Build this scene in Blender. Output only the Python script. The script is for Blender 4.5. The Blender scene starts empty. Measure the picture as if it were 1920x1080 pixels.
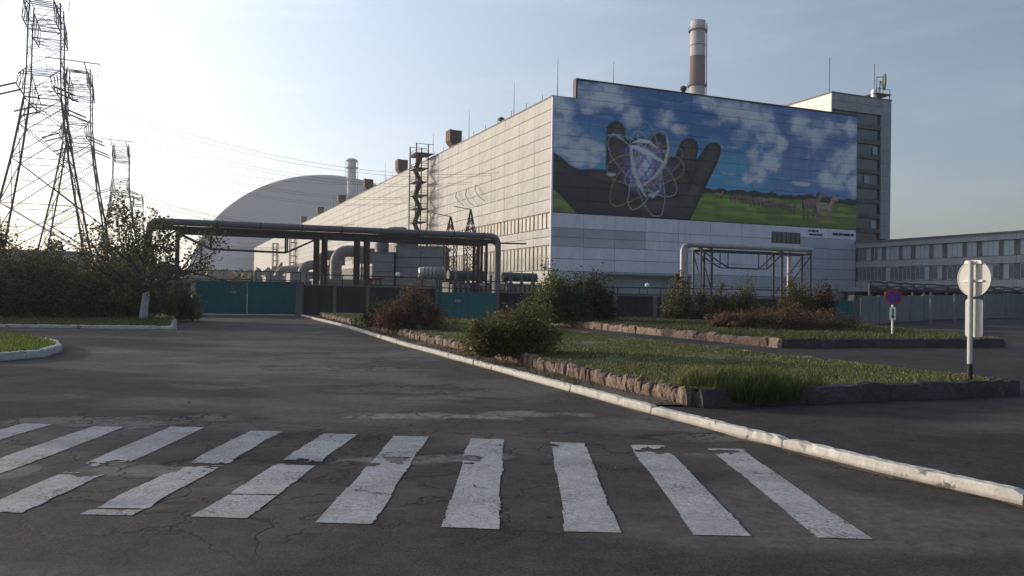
import bpy, math, random
import numpy as np
from mathutils import Vector, Matrix
random.seed(7); np.random.seed(7)
S = bpy.context.scene
COL = S.collection
# ------------------------------------------------------------------ camera
FPX = 1510.0
cd = bpy.data.cameras.new('camera'); cam = bpy.data.objects.new('camera', cd); COL.objects.link(cam)
cd.sensor_width = 36.0; cd.lens = 36.0 * FPX / 1920.0; cd.clip_start = 0.1; cd.clip_end = 9000
_p = math.atan(12 / FPX); _r = math.atan(.015)
_F = Vector((0, math.cos(_p), math.sin(_p))); _U0 = Vector((0, -math.sin(_p), math.cos(_p))); _X = Vector((1, 0, 0))
_R = math.cos(_r) * _X + math.sin(_r) * _U0; _U = -math.sin(_r) * _X + math.cos(_r) * _U0
M4 = Matrix.Identity(4)
for i in range(3):
    M4[i][0] = _R[i]; M4[i][1] = _U[i]; M4[i][2] = -_F[i]
M4[2][3] = 1.85
cam.matrix_world = M4
S.camera = cam
# ------------------------------------------------------------------ light
SUN_AZ = math.radians(66)          # to the left of the view direction
SUN_EL = math.radians(9.5)
SUN = Vector((-math.sin(SUN_AZ) * math.cos(SUN_EL), math.cos(SUN_AZ) * math.cos(SUN_EL), math.sin(SUN_EL)))
W = bpy.data.worlds.new('World'); S.world = W; W.use_nodes = True
nt = W.node_tree; nt.nodes.clear()
o_ = nt.nodes.new('ShaderNodeOutputWorld'); bg = nt.nodes.new('ShaderNodeBackground')
sky = nt.nodes.new('ShaderNodeTexSky'); sky.sky_type = 'NISHITA'; sky.sun_disc = False
sky.sun_elevation = SUN_EL; sky.sun_rotation = -SUN_AZ
sky.air_density = 1.0; sky.dust_density = 3.0; sky.ozone_density = 1.3; sky.altitude = 120
bg.inputs['Strength'].default_value = 0.122
# thin high cloud: a veil over the sky in world directions
tc = nt.nodes.new('ShaderNodeTexCoord'); mp = nt.nodes.new('ShaderNodeMapping'); mp.inputs['Scale'].default_value = (1.6, 1.6, 7.0)
nz = nt.nodes.new('ShaderNodeTexNoise'); nz.inputs['Scale'].default_value = 2.2; nz.inputs['Detail'].default_value = 7; nz.inputs['Roughness'].default_value = .58
rp = nt.nodes.new('ShaderNodeValToRGB'); rp.color_ramp.elements[0].position = .50; rp.color_ramp.elements[1].position = .80
rp.color_ramp.elements[0].color = (0, 0, 0, 1); rp.color_ramp.elements[1].color = (.55, .55, .55, 1)
mx = nt.nodes.new('ShaderNodeMix'); mx.data_type = 'RGBA'; mx.blend_type = 'SCREEN'
mx2 = nt.nodes.new('ShaderNodeMix'); mx2.data_type = 'RGBA'
hs = nt.nodes.new('ShaderNodeHueSaturation'); hs.inputs['Saturation'].default_value = .35; hs.inputs['Value'].default_value = 1.35
L = nt.links.new
L(tc.outputs['Generated'], mp.inputs['Vector']); L(mp.outputs['Vector'], nz.inputs['Vector']); L(nz.outputs['Fac'], rp.inputs['Fac'])
L(sky.outputs['Color'], hs.inputs['Color'])
L(rp.outputs['Color'], mx2.inputs[0]); L(sky.outputs['Color'], mx2.inputs[6]); L(hs.outputs['Color'], mx2.inputs[7])
# thin high haze: the sky brightens smoothly towards the low sun
dt = nt.nodes.new('ShaderNodeVectorMath'); dt.operation = 'DOT_PRODUCT'; dt.inputs[1].default_value = tuple(SUN); L(tc.outputs['Generated'], dt.inputs[0])
h1 = nt.nodes.new('ShaderNodeMath'); h1.operation = 'MULTIPLY_ADD'; h1.inputs[1].default_value = .5; h1.inputs[2].default_value = .5; L(dt.outputs['Value'], h1.inputs[0])
h2 = nt.nodes.new('ShaderNodeMath'); h2.operation = 'POWER'; h2.inputs[1].default_value = 3.0; L(h1.outputs[0], h2.inputs[0])
hc_ = nt.nodes.new('ShaderNodeVectorMath'); hc_.operation = 'SCALE'; hc_.inputs[0].default_value = (4.7, 5.1, 5.5); L(h2.outputs[0], hc_.inputs['Scale'])
vm = nt.nodes.new('ShaderNodeVectorMath'); vm.operation = 'ADD'; tn = nt.nodes.new('ShaderNodeVectorMath'); tn.operation = 'MULTIPLY'; tn.inputs[1].default_value = (.93, .93, 1.06); L(mx2.outputs[2], tn.inputs[0]); L(tn.outputs[0], vm.inputs[0]); L(hc_.outputs[0], vm.inputs[1])
L(vm.outputs[0], bg.inputs['Color']); L(bg.outputs['Background'], o_.inputs['Surface'])
sd = bpy.data.lights.new('sun', 'SUN'); so = bpy.data.objects.new('sun', sd); COL.objects.link(so)
sd.energy = 2.95; sd.angle = math.radians(.6); sd.color = (1.0, .88, .72)
so.rotation_euler = SUN.to_track_quat('Z', 'Y').to_euler(); so.location = (-60, 20, 60)
S.view_settings.view_transform = 'Standard'; S.view_settings.look = 'None'; S.view_settings.gamma = 1
S.view_settings.exposure = 0.42; S.view_settings.use_curve_mapping = False
S.render.engine = 'CYCLES'
# ------------------------------------------------------------------ plant axes
D1 = np.array([-.3876, .9218, 0.0])      # along the turbine hall, away from us
D2 = np.array([.9218, .3876, 0.0])       # along the mural wall, to the right
ZZ = np.array([0, 0, 1.0])
HO = np.array([5.55, 117.0, 0.0])        # near corner of the turbine hall
def H(u, v, z=0.0): return HO + D2 * u + D1 * v + ZZ * z
def V(*a): return np.array(a, float)
# ------------------------------------------------------------------ noise
def hsh(i, j, s): 
    v = np.sin(i * 127.1 + j * 311.7 + s * 74.7) * 43758.5453
    return v - np.floor(v)
def vn(x, y, s=0):
    xi = np.floor(x); yi = np.floor(y); fx = x - xi; fy = y - yi
    fx = fx * fx * (3 - 2 * fx); fy = fy * fy * (3 - 2 * fy)
    a = hsh(xi, yi, s); b = hsh(xi + 1, yi, s); c = hsh(xi, yi + 1, s); d = hsh(xi + 1, yi + 1, s)
    return (a * (1 - fx) + b * fx) * (1 - fy) + (c * (1 - fx) + d * fx) * fy
def fbm(x, y, o=4, s=0):
    t = 0; a = .5; n = 0
    for k in range(o):
        t = t + a * vn(x, y, s + k * 3.1); n += a; a *= .5; x = x * 2.03 + 5.2; y = y * 2.03 + 1.7
    return t / n
def sst(a, b, x):
    t = np.clip((x - a) / (b - a), 0, 1); return t * t * (3 - 2 * t)
# ------------------------------------------------------------------ materials
def mat(name, col, rough=.8, var=.15, scale=3.0, bump=0.0, bscale=None, metal=0.0, col2=None, objvar=0.0, attr=None, transl=0.0, spec=.4, stretch=None, streak=0.0):
    m = bpy.data.materials.new(name); m.use_nodes = True
    n = m.node_tree; b = n.nodes['Principled BSDF']; l = n.links.new
    b.inputs['Roughness'].default_value = rough; b.inputs['Metallic'].default_value = metal
    b.inputs['Specular IOR Level'].default_value = spec
    tcn = n.nodes.new('ShaderNodeTexCoord'); vec = tcn.outputs['Object']
    if stretch:
        mpn = n.nodes.new('ShaderNodeMapping'); mpn.inputs['Scale'].default_value = stretch; l(vec, mpn.inputs['Vector']); vec = mpn.outputs['Vector']
    t = n.nodes.new('ShaderNodeTexNoise'); t.inputs['Scale'].default_value = scale; t.inputs['Detail'].default_value = 6; t.inputs['Roughness'].default_value = .62
    l(vec, t.inputs['Vector'])
    c1 = tuple(max(0, x * (1 - var)) for x in col); c2 = col2 if col2 else tuple(min(1, x * (1 + var)) for x in col)
    r = n.nodes.new('ShaderNodeValToRGB'); r.color_ramp.elements[0].position = .3; r.color_ramp.elements[1].position = .7
    r.color_ramp.elements[0].color = (*c1, 1); r.color_ramp.elements[1].color = (*c2, 1)
    l(t.outputs['Fac'], r.inputs['Fac']); out = r.outputs['Color']
    if attr:
        a = n.nodes.new('ShaderNodeVertexColor'); a.layer_name = attr
        mm = n.nodes.new('ShaderNodeMix'); mm.data_type = 'RGBA'; mm.blend_type = 'MULTIPLY'; mm.inputs[0].default_value = 1
        l(out, mm.inputs[6]); l(a.outputs['Color'], mm.inputs[7]); out = mm.outputs[2]
    if streak:
        mps = n.nodes.new('ShaderNodeMapping'); mps.inputs['Scale'].default_value = (2.2, 2.2, .12); l(tcn.outputs['Object'], mps.inputs['Vector'])
        ts = n.nodes.new('ShaderNodeTexNoise'); ts.inputs['Scale'].default_value = 1.0; ts.inputs['Detail'].default_value = 5; l(mps.outputs['Vector'], ts.inputs['Vector'])
        rs = n.nodes.new('ShaderNodeMapRange'); rs.inputs[1].default_value = .45; rs.inputs[2].default_value = .75; rs.inputs[3].default_value = 1.0; rs.inputs[4].default_value = 1 - streak
        l(ts.outputs['Fac'], rs.inputs[0])
        ms = n.nodes.new('ShaderNodeMix'); ms.data_type = 'RGBA'; ms.blend_type = 'MULTIPLY'; ms.inputs[0].default_value = 1
        l(out, ms.inputs[6]); l(rs.outputs[0], ms.inputs[7]); out = ms.outputs[2]
    if objvar:
        oi = n.nodes.new('ShaderNodeObjectInfo'); mr = n.nodes.new('ShaderNodeMapRange')
        mr.inputs[3].default_value = 1 - objvar; mr.inputs[4].default_value = 1 + objvar * .6
        l(oi.outputs['Random'], mr.inputs[0])
        mo = n.nodes.new('ShaderNodeMix'); mo.data_type = 'RGBA'; mo.blend_type = 'MULTIPLY'; mo.inputs[0].default_value = 1
        l(out, mo.inputs[6]); l(mr.outputs[0], mo.inputs[7]); out = mo.outputs[2]
    l(out, b.inputs['Base Color'])
    if bump:
        t2 = n.nodes.new('ShaderNodeTexNoise'); t2.inputs['Scale'].default_value = bscale or scale * 8; t2.inputs['Detail'].default_value = 5
        l(vec, t2.inputs['Vector'])
        bp = n.nodes.new('ShaderNodeBump'); bp.inputs['Strength'].default_value = bump; bp.inputs['Distance'].default_value = .02
        l(t2.outputs['Fac'], bp.inputs['Height']); l(bp.outputs['Normal'], b.inputs['Normal'])
    if transl:
        tr = n.nodes.new('ShaderNodeBsdfTranslucent'); l(out, tr.inputs['Color'])
        ms = n.nodes.new('ShaderNodeMixShader'); ms.inputs[0].default_value = transl
        l(b.outputs['BSDF'], ms.inputs[1]); l(tr.outputs['BSDF'], ms.inputs[2]); l(ms.outputs[0], n.nodes['Material Output'].inputs['Surface'])
    return m
MT = {}
MT['panel'] = mat('pale wall panel', (.425, .415, .40), .75, .12, .5, .1, 4, objvar=.06, streak=.16)
MT['frontpanel'] = mat('grey white panel', (.72, .70, .77), .7, .08, .5, .1, 4, objvar=.06, streak=.12)
MT['greypanel'] = mat('grey panel', (.44, .445, .49), .75, .08, .4, .1, 4, objvar=.08)
MT['joint'] = mat('dark joint', (.10, .095, .09), .9, .2, 1.0)
MT['mural'] = mat('mural paint', (1, 1, 1), .7, .03, .5, .06, 5, attr='Col', col2=(1, 1, 1), objvar=.03)
MT['glass'] = mat('window glass', (.13, .145, .165), .12, .25, .25, spec=.8)
MT['glassl'] = mat('dusty glass', (.26, .26, .25), .22, .3, .4, spec=.7)
MT['darkglass'] = mat('dark window glass', (.035, .037, .045), .1, .3, .4, spec=.6)
MT['curtain'] = mat('light curtain', (.36, .40, .44), .8, .1, 1)
MT['mullion'] = mat('window frame', (.22, .21, .19), .7, .15, 2)
MT['concrete'] = mat('concrete', (.21, .21, .212), .9, .18, 1.2, .35, 14, streak=.2)
MT['dconcrete'] = mat('weathered concrete', (.14, .135, .135), .92, .3, 1.0, .4, 12, streak=.3)
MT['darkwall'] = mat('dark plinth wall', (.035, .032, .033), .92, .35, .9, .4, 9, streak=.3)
MT['roofcap'] = mat('roof edge', (.16, .155, .15), .7, .2, 1)
MT['steel'] = mat('dark steel', (.035, .03, .03), .65, .25, 2)
MT['rust'] = mat('rusty steel', (.085, .040, .034), .85, .35, 2.0, .2, 20)
MT['brownbox'] = mat('red brown vent', (.11, .055, .045), .85, .25, 1.2)
MT['galv'] = mat('galvanised steel', (.055, .055, .06), .55, .2, 3)
MT['pipegrey'] = mat('pipe cladding', (.155, .142, .145), .55, .2, 1.3, metal=.0, stretch=(.6, .6, .6))
MT['pipedark'] = mat('dark pipe wrap', (.05, .04, .038), .8, .3, 1.0)
MT['pipelight'] = mat('light pipe cladding', (.36, .34, .33), .5, .15, 1.0, metal=.2)
MT['teal'] = mat('teal painted steel', (.004, .115, .122), .55, .14, .9, .06, 4, streak=.22)
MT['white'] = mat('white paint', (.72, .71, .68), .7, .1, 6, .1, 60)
MT['kerb'] = mat('whitewashed kerb', (.58, .55, .50), .85, .0, 5.0, .5, 26, col2=(.40, .385, .35), objvar=.05)
def kerbmat():
    m = MT['kerb']; n = m.node_tree; l = n.links.new; b = n.nodes['Principled BSDF']; src = b.inputs['Base Color'].links[0].from_socket
    t = n.nodes.new('ShaderNodeTexCoord'); nz_ = n.nodes.new('ShaderNodeTexNoise'); nz_.inputs['Scale'].default_value = 3.2; nz_.inputs['Detail'].default_value = 9; nz_.inputs['Roughness'].default_value = .72; l(t.outputs['Object'], nz_.inputs['Vector'])
    mr = n.nodes.new('ShaderNodeMapRange'); mr.inputs[1].default_value = .585; mr.inputs[2].default_value = .63; l(nz_.outputs['Fac'], mr.inputs[0])
    x = n.nodes.new('ShaderNodeMix'); x.data_type = 'RGBA'; l(mr.outputs[0], x.inputs[0]); l(src, x.inputs[6]); x.inputs[7].default_value = (.15, .14, .135, 1)
    sp = n.nodes.new('ShaderNodeSeparateXYZ'); l(t.outputs['Object'], sp.inputs[0]); m2 = n.nodes.new('ShaderNodeMapRange'); m2.inputs[1].default_value = .0; m2.inputs[2].default_value = .055; m2.inputs[3].default_value = .75; m2.inputs[4].default_value = 0; l(sp.outputs['Z'], m2.inputs[0])
    y = n.nodes.new('ShaderNodeMix'); y.data_type = 'RGBA'; l(m2.outputs[0], y.inputs[0]); l(x.outputs[2], y.inputs[6]); y.inputs[7].default_value = (.10, .065, .04, 1); l(y.outputs[2], b.inputs['Base Color'])
kerbmat()
def zebmat():
    m = MT['zebra']; n = m.node_tree; l = n.links.new; b = n.nodes['Principled BSDF']; src = b.inputs['Base Color'].links[0].from_socket
    t = n.nodes.new('ShaderNodeTexCoord')
    def nz_(sc, d, r, a, c, lo=0, hi=1):
        q = n.nodes.new('ShaderNodeTexNoise'); q.inputs['Scale'].default_value = sc; q.inputs['Detail'].default_value = d; q.inputs['Roughness'].default_value = r; l(t.outputs['Object'], q.inputs['Vector'])
        k = n.nodes.new('ShaderNodeMapRange'); k.inputs[1].default_value = a; k.inputs[2].default_value = c; k.inputs[3].default_value = lo; k.inputs[4].default_value = hi; l(q.outputs['Fac'], k.inputs[0]); return k.outputs[0]
    def mx_(f, a, col, bt='MIX'):
        x = n.nodes.new('ShaderNodeMix'); x.data_type = 'RGBA'; x.blend_type = bt; l(f, x.inputs[0]); l(a, x.inputs[6]); x.inputs[7].default_value = (*col, 1); return x.outputs[2]
    def mul(a, c):
        x = n.nodes.new('ShaderNodeMath'); x.operation = 'MULTIPLY'; l(a, x.inputs[0]); l(c, x.inputs[1]); return x.outputs[0]
    o = mx_(nz_(1.3, 6, .65, .42, .72, 0, .55), src, (.15, .145, .14))          # broad grime, tyre wear
    o = mx_(mul(nz_(34, 5, .75, .50, .60), nz_(2.2, 4, .6, .36, .66, .25, 1)), o, (.075, .07, .068))   # paint rubbed through on the aggregate
    v = n.nodes.new('ShaderNodeTexVoronoi'); v.feature = 'DISTANCE_TO_EDGE'; v.inputs['Scale'].default_value = 2.6
    w = n.nodes.new('ShaderNodeTexNoise'); w.inputs['Scale'].default_value = 3; w.inputs['Detail'].default_value = 6; l(t.outputs['Object'], w.inputs['Vector']); vv = n.nodes.new('ShaderNodeVectorMath'); vv.operation = 'ADD'; l(t.outputs['Object'], vv.inputs[0]); l(w.outputs['Color'], vv.inputs[1]); l(vv.outputs[0], v.inputs['Vector'])
    k = n.nodes.new('ShaderNodeMapRange'); k.inputs[1].default_value = .006; k.inputs[2].default_value = .03; k.inputs[3].default_value = 1; k.inputs[4].default_value = 0; l(v.outputs['Distance'], k.inputs[0])
    o = mx_(mul(k.outputs[0], nz_(1.1, 3, .5, .48, .62)), o, (.05, .045, .045))     # hairline cracks
    l(o, b.inputs['Base Color'])
MT['zebra'] = mat('worn road paint', (.36, .36, .36), .8, .22, 14.0, .12, 150)
zebmat()
MT['stone'] = mat('rough red stone', (.215, .155, .125), .95, .45, 4.0, 1.0, 14, objvar=.38)
MT['shadestone'] = mat('rough shaded stone', (.075, .066, .064), .95, .30, 6.0, .7, 22, objvar=.25)  # darkened stone: shade of the bed fronts put into the colour
MT['earth'] = mat('dry earth', (.095, .068, .052), .97, .3, 4.0, .6, 30)
MT['lawn'] = mat('lawn soil', (.085, .10, .036), .97, .3, 1.2, .6, 40, col2=(.13, .125, .055))
MT['gravel'] = mat('yard gravel', (.12, .115, .09), .97, .35, .5, .4, 30, col2=(.10, .12, .06))
MT['leaf'] = mat('leaf', (.9, .9, .9), .6, .1, 3, attr='Col', col2=(1, 1, 1), transl=.35)
MT['grass'] = mat('grass blade', (.9, .9, .9), .7, .1, 3, attr='Col', col2=(1, 1, 1), transl=.3)
MT['bark'] = mat('bark', (.055, .042, .036), .95, .3, 9, .5, 40)
MT['trunkwhite'] = mat('whitewashed bark', (.46, .43, .43), .95, .25, 6, .6, 40)
MT['equip'] = mat('grey equipment paint', (.20, .20, .205), .65, .15, 1.0)
MT['equipd'] = mat('dark green equipment', (.07, .085, .075), .6, .2, 1.0)
MT['duct'] = mat('grey duct', (.12, .118, .12), .6, .2, .6)
MT['silver'] = mat('corrugated silver', (.55, .55, .56), .4, .1, 2, metal=.5)
MT['archmetal'] = mat('arch cladding', (.44, .455, .51), .6, .05, .02, metal=.0)
MT['archside'] = mat('arch shell cladding', (.46, .465, .50), .5, .05, .02)
MT['chimw'] = mat('pale chimney band', (.40, .37, .37), .85, .14, .12)
MT['chimb'] = mat('brown chimney band', (.13, .085, .085), .85, .14, .15)
MT['signback'] = mat('sign back', (.47, .46, .43), .55, .06, 4)
MT['black'] = mat('black paint', (.02, .02, .02), .7, .2, 5)
MT['signblue'] = mat('sign blue', (.05, .05, .28), .5, .1, 5)
MT['signred'] = mat('sign red', (.33, .03, .05), .5, .1, 5)
MT['lampw'] = mat('white lamp globe', (.85, .84, .80), .35, .02, 2)
MT['farwall'] = mat('far building wall', (.36, .37, .41), .8, .1, .2)
MT['fascia'] = mat('grey fascia', (.33, .345, .36), .8, .12, .6, streak=.2)
MT['insul'] = mat('insulator', (.10, .11, .10), .4, .2, 3)
MT['brass'] = mat('dry brown', (.17, .085, .05), .8, .2, 3)
# asphalt
def asphalt(name, base, warm):
    m = bpy.data.materials.new(name); m.use_nodes = True; n = m.node_tree; b = n.nodes['Principled BSDF']; l = n.links.new
    tcn = n.nodes.new('ShaderNodeTexCoord'); P = tcn.outputs['Object']
    def noise(s, d=5, r=.6):
        t = n.nodes.new('ShaderNodeTexNoise'); t.inputs['Scale'].default_value = s; t.inputs['Detail'].default_value = d; t.inputs['Roughness'].default_value = r; l(P, t.inputs['Vector']); return t.outputs['Fac']
    def ramp(f, a, b_, p0=.3, p1=.7):
        r = n.nodes.new('ShaderNodeValToRGB'); r.color_ramp.elements[0].position = p0; r.color_ramp.elements[1].position = p1
        r.color_ramp.elements[0].color = (*a, 1); r.color_ramp.elements[1].color = (*b_, 1); l(f, r.inputs['Fac']); return r.outputs['Color']
    def mix(f, a, b_, bt='MIX', fv=1.0):
        x = n.nodes.new('ShaderNodeMix'); x.data_type = 'RGBA'; x.blend_type = bt
        if f is None: x.inputs[0].default_value = fv
        else: l(f, x.inputs[0])
        l(a, x.inputs[6]); l(b_, x.inputs[7]); return x.outputs[2]
    big = ramp(noise(.35, 6), tuple(v * .82 for v in base), warm)
    sp = ramp(noise(42, 4, .8), (.45, .45, .45), (1.6, 1.57, 1.52), .36, .66)
    c = mix(None, big, sp, 'MULTIPLY', .85)
    sp2 = ramp(noise(11, 5, .75), (.74, .74, .75), (1.22, 1.2, 1.18), .36, .64); c = mix(None, c, sp2, 'MULTIPLY', .8)
    sp3 = ramp(noise(.9, 7, .7), (.72, .73, .76), (1.16, 1.13, 1.1), .4, .6); c = mix(None, c, sp3, 'MULTIPLY', .8)
    st = ramp(noise(2.3, 8, .7), (.78, .78, .79), (1.1, 1.1, 1.1), .35, .62); c = mix(None, c, st, 'MULTIPLY', .8)
    # pale grit
    vo = n.nodes.new('ShaderNodeTexVoronoi'); vo.inputs['Scale'].default_value = 24; l(P, vo.inputs['Vector'])
    gr = ramp(vo.outputs['Distance'], (1, 1, 1), (0, 0, 0), .04, .09); pl = n.nodes.new('ShaderNodeRGB'); pl.outputs[0].default_value = (.15, .145, .14, 1)
    gm = n.nodes.new('ShaderNodeMath'); gm.operation = 'MULTIPLY'; l(gr, gm.inputs[0]); l(ramp(noise(9, 2), (0, 0, 0), (1, 1, 1), .5, .62), gm.inputs[1])
    c = mix(gm.outputs[0], c, pl.outputs[0])
    # worn patches and broken spots from the sheet's own attribute
    va = n.nodes.new('ShaderNodeVertexColor'); va.layer_name = 'Wear'; sx = n.nodes.new('ShaderNodeSeparateColor'); l(va.outputs['Color'], sx.inputs[0])
    pal = n.nodes.new('ShaderNodeRGB'); pal.outputs[0].default_value = (.21, .195, .185, 1)
    drk = n.nodes.new('ShaderNodeRGB'); drk.outputs[0].default_value = (.010, .009, .009, 1)
    pm = n.nodes.new('ShaderNodeMath'); pm.operation = 'MULTIPLY'; l(sx.outputs[0], pm.inputs[0]); l(ramp(noise(7, 8, .72), (.35, .35, .35), (1, 1, 1), .38, .6), pm.inputs[1])
    c = mix(pm.outputs[0], c, pal.outputs[0])
    # cracks: edges of distorted cells, strongest where the sheet is broken
    dn = n.nodes.new('ShaderNodeTexNoise'); dn.inputs['Scale'].default_value = 1.7; dn.inputs['Detail'].default_value = 6; l(P, dn.inputs['Vector'])
    va2 = n.nodes.new('ShaderNodeVectorMath'); va2.operation = 'SCALE'; va2.inputs['Scale'].default_value = 1.3; l(dn.outputs['Color'], va2.inputs[0])
    ad = n.nodes.new('ShaderNodeVectorMath'); l(P, ad.inputs[0]); l(va2.outputs[0], ad.inputs[1])
    vc = n.nodes.new('ShaderNodeTexVoronoi'); vc.feature = 'DISTANCE_TO_EDGE'; vc.inputs['Scale'].default_value = 1.15; l(ad.outputs[0], vc.inputs['Vector'])
    cr = ramp(vc.outputs['Distance'], (1, 1, 1), (0, 0, 0), .008, .038)
    cm = n.nodes.new('ShaderNodeMath'); cm.operation = 'MULTIPLY'; l(cr, cm.inputs[0]); l(sx.outputs[1], cm.inputs[1])
    c = mix(cm.outputs[0], c, drk.outputs[0])
    dm = n.nodes.new('ShaderNodeMath'); dm.operation = 'MULTIPLY'; l(sx.outputs[2], dm.inputs[0]); l(ramp(noise(11, 6, .7), (.15, .15, .15), (1, 1, 1), .38, .52), dm.inputs[1])
    c = mix(dm.outputs[0], c, drk.outputs[0])
    l(c, b.inputs['Base Color']); b.inputs['Roughness'].default_value = .9; b.inputs['Specular IOR Level'].default_value = .2
    bp = n.nodes.new('ShaderNodeBump'); bp.inputs['Strength'].default_value = .55; bp.inputs['Distance'].default_value = .012
    hh = n.nodes.new('ShaderNodeMath'); hh.operation = 'SUBTRACT'; l(noise(70, 4, .7), hh.inputs[0])
    h2 = n.nodes.new('ShaderNodeMath'); h2.operation = 'MULTIPLY'; h2.inputs[1].default_value = 1.5; l(cm.outputs[0], h2.inputs[0]); l(h2.outputs[0], hh.inputs[1])
    l(hh.outputs[0], bp.inputs['Height']); l(bp.outputs['Normal'], b.inputs['Normal'])
    return m
MT['asphalt'] = asphalt('asphalt', (.054, .0465, .0455), (.067, .056, .053))
MT['asphalt2'] = asphalt('footpath asphalt', (.042, .038, .038), (.051, .045, .0435))
# ------------------------------------------------------------------ mesh helpers
def origin(o):
    p = np.zeros(3)
    while o is not None:
        p = p + np.array(o.location); o = o.parent
    return p
def link_mesh(name, me, m, parent=None, loc=None):
    ob = bpy.data.objects.new(name, me); COL.objects.link(ob)
    if m is not None and not me.materials: me.materials.append(MT[m] if isinstance(m, str) else m)
    if parent is not None: ob.parent = parent
    if loc is not None: ob.location = loc
    return ob
def npmesh(name, verts, faces, m, parent=None, col=None, smooth=False, local=False, colname='Col'):
    verts = np.asarray(verts, float); faces = np.asarray(faces, int)
    if parent is not None and not local: verts = verts - origin(parent)
    me = bpy.data.meshes.new(name); nv = len(verts); nf, k = faces.shape
    me.vertices.add(nv); me.vertices.foreach_set('co', verts.ravel())
    me.loops.add(nf * k); me.loops.foreach_set('vertex_index', faces.ravel())
    me.polygons.add(nf); me.polygons.foreach_set('loop_start', np.arange(nf) * k); me.polygons.foreach_set('loop_total', np.full(nf, k))
    if smooth: me.polygons.foreach_set('use_smooth', np.ones(nf, bool))
    me.update()
    if col is not None:
        a = me.color_attributes.new(colname, 'FLOAT_COLOR', 'POINT')
        a.data.foreach_set('color', np.concatenate([np.asarray(col, float), np.ones((nv, 1))], 1).ravel())
    me.validate()
    return link_mesh(name, me, m, parent)
class MB:
    def __init__(s): s.v = []; s.f = []; s.sm = []
    def add(s, vs, fs, smooth=False):
        n = len(s.v); s.v += [tuple(map(float, q)) for q in vs]; s.f += [tuple(n + i for i in q) for q in fs]; s.sm += [smooth] * len(fs); return s
    def obox(s, c, ax, ay, az, sx, sy, sz):
        c = np.asarray(c, float); vs = [c + ax * (i * sx / 2) + ay * (j * sy / 2) + az * (k * sz / 2) for k in (-1, 1) for j in (-1, 1) for i in (-1, 1)]
        return s.add(vs, [(0, 2, 3, 1), (4, 5, 7, 6), (0, 1, 5, 4), (2, 6, 7, 3), (0, 4, 6, 2), (1, 3, 7, 5)])
    def box(s, c, sx, sy, sz, rz=0):
        a = V(math.cos(rz), math.sin(rz), 0); b = V(-math.sin(rz), math.cos(rz), 0); return s.obox(c, a, b, ZZ, sx, sy, sz)
    def hbox(s, u0, u1, v0, v1, z0, z1, org=None):       # box on the plant axes
        o = HO if org is None else np.asarray(org, float)
        c = o + D2 * (u0 + u1) / 2 + D1 * (v0 + v1) / 2 + ZZ * (z0 + z1) / 2
        return s.obox(c, D2, D1, ZZ, u1 - u0, v1 - v0, z1 - z0)
    def beam(s, p, q, w, h=None):
        p = np.asarray(p, float); q = np.asarray(q, float); d = q - p; ln = np.linalg.norm(d); d = d / ln
        a = np.cross(d, ZZ if abs(d[2]) < .95 else V(1, 0, 0)); a /= np.linalg.norm(a); b = np.cross(a, d)
        return s.obox((p + q) / 2, a, d, b, w, ln, h or w)
    def path(s, pts, r, n=8, caps=True):
        pts = [np.asarray(p, float) for p in pts]; rr = r if isinstance(r, (list, tuple)) else [r] * len(pts); rings = []
        a = None
        for i, p in enumerate(pts):
            d = pts[min(i + 1, len(pts) - 1)] - pts[max(i - 1, 0)]; d = d / (np.linalg.norm(d) + 1e-9)
            if a is None: a = np.cross(d, ZZ if abs(d[2]) < .9 else V(1, 0, 0))
            a = a - d * (a @ d); a /= (np.linalg.norm(a) + 1e-9); b = np.cross(d, a)
            rings.append([p + rr[i] * (a * math.cos(t) + b * math.sin(t)) for t in np.linspace(0, 2 * math.pi, n, endpoint=False)])
        vs = [x for g in rings for x in g]; fs = []
        for i in range(len(pts) - 1):
            for k in range(n): fs.append((i * n + k, i * n + (k + 1) % n, (i + 1) * n + (k + 1) % n, (i + 1) * n + k))
        s.add(vs, fs, True)
        if caps: s.add(rings[0][::-1], [tuple(range(n))]); s.add(rings[-1], [tuple(range(n))])
        return s
    def lathe(s, c, prof, n=24, axis=ZZ, smooth=True):
        c = np.asarray(c, float); axis = np.asarray(axis, float); a = np.cross(axis, V(1, 0, 0) if abs(axis[0]) < .9 else V(0, 1, 0)); a /= np.linalg.norm(a); b = np.cross(axis, a)
        vs = [c + axis * z + r * (a * math.cos(t) + b * math.sin(t)) for r, z in prof for t in np.linspace(0, 2 * math.pi, n, endpoint=False)]
        fs = [(i * n + k, i * n + (k + 1) % n, (i + 1) * n + (k + 1) % n, (i + 1) * n + k) for i in range(len(prof) - 1) for k in range(n)]
        return s.add(vs, fs, smooth)
    def prism(s, poly, z0, z1):
        n = len(poly); vs = [(x, y, z0) for x, y in poly] + [(x, y, z1) for x, y in poly]
        return s.add(vs, [tuple(range(n - 1, -1, -1)), tuple(range(n, 2 * n))] + [(i, (i + 1) % n, n + (i + 1) % n, n + i) for i in range(n)])
    def build(s, name, m, parent=None, local=False, kind=None, loc=None):
        me = bpy.data.meshes.new(name); vs = np.array(s.v)
        if parent is not None and not local: vs = vs - origin(parent)
        if loc is not None: vs = vs - np.asarray(loc)
        me.from_pydata([tuple(v) for v in vs], [], s.f); me.update()
        me.polygons.foreach_set('use_smooth', s.sm)
        o = link_mesh(name, me, m, parent, loc)
        if kind: o['kind'] = kind
        return o
def tag(o, label=None, cat=None, group=None, kind=None):
    if label: o['label'] = label
    if cat: o['category'] = cat
    if group: o['group'] = group
    if kind: o['kind'] = kind
    return o
def thing(name, label, cat, loc=(0, 0, 0), group=None):
    o = bpy.data.objects.new(name, None); o.empty_display_size = .3; COL.objects.link(o); o.location = tuple(map(float, loc))
    return tag(o, label, cat, group)
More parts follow.
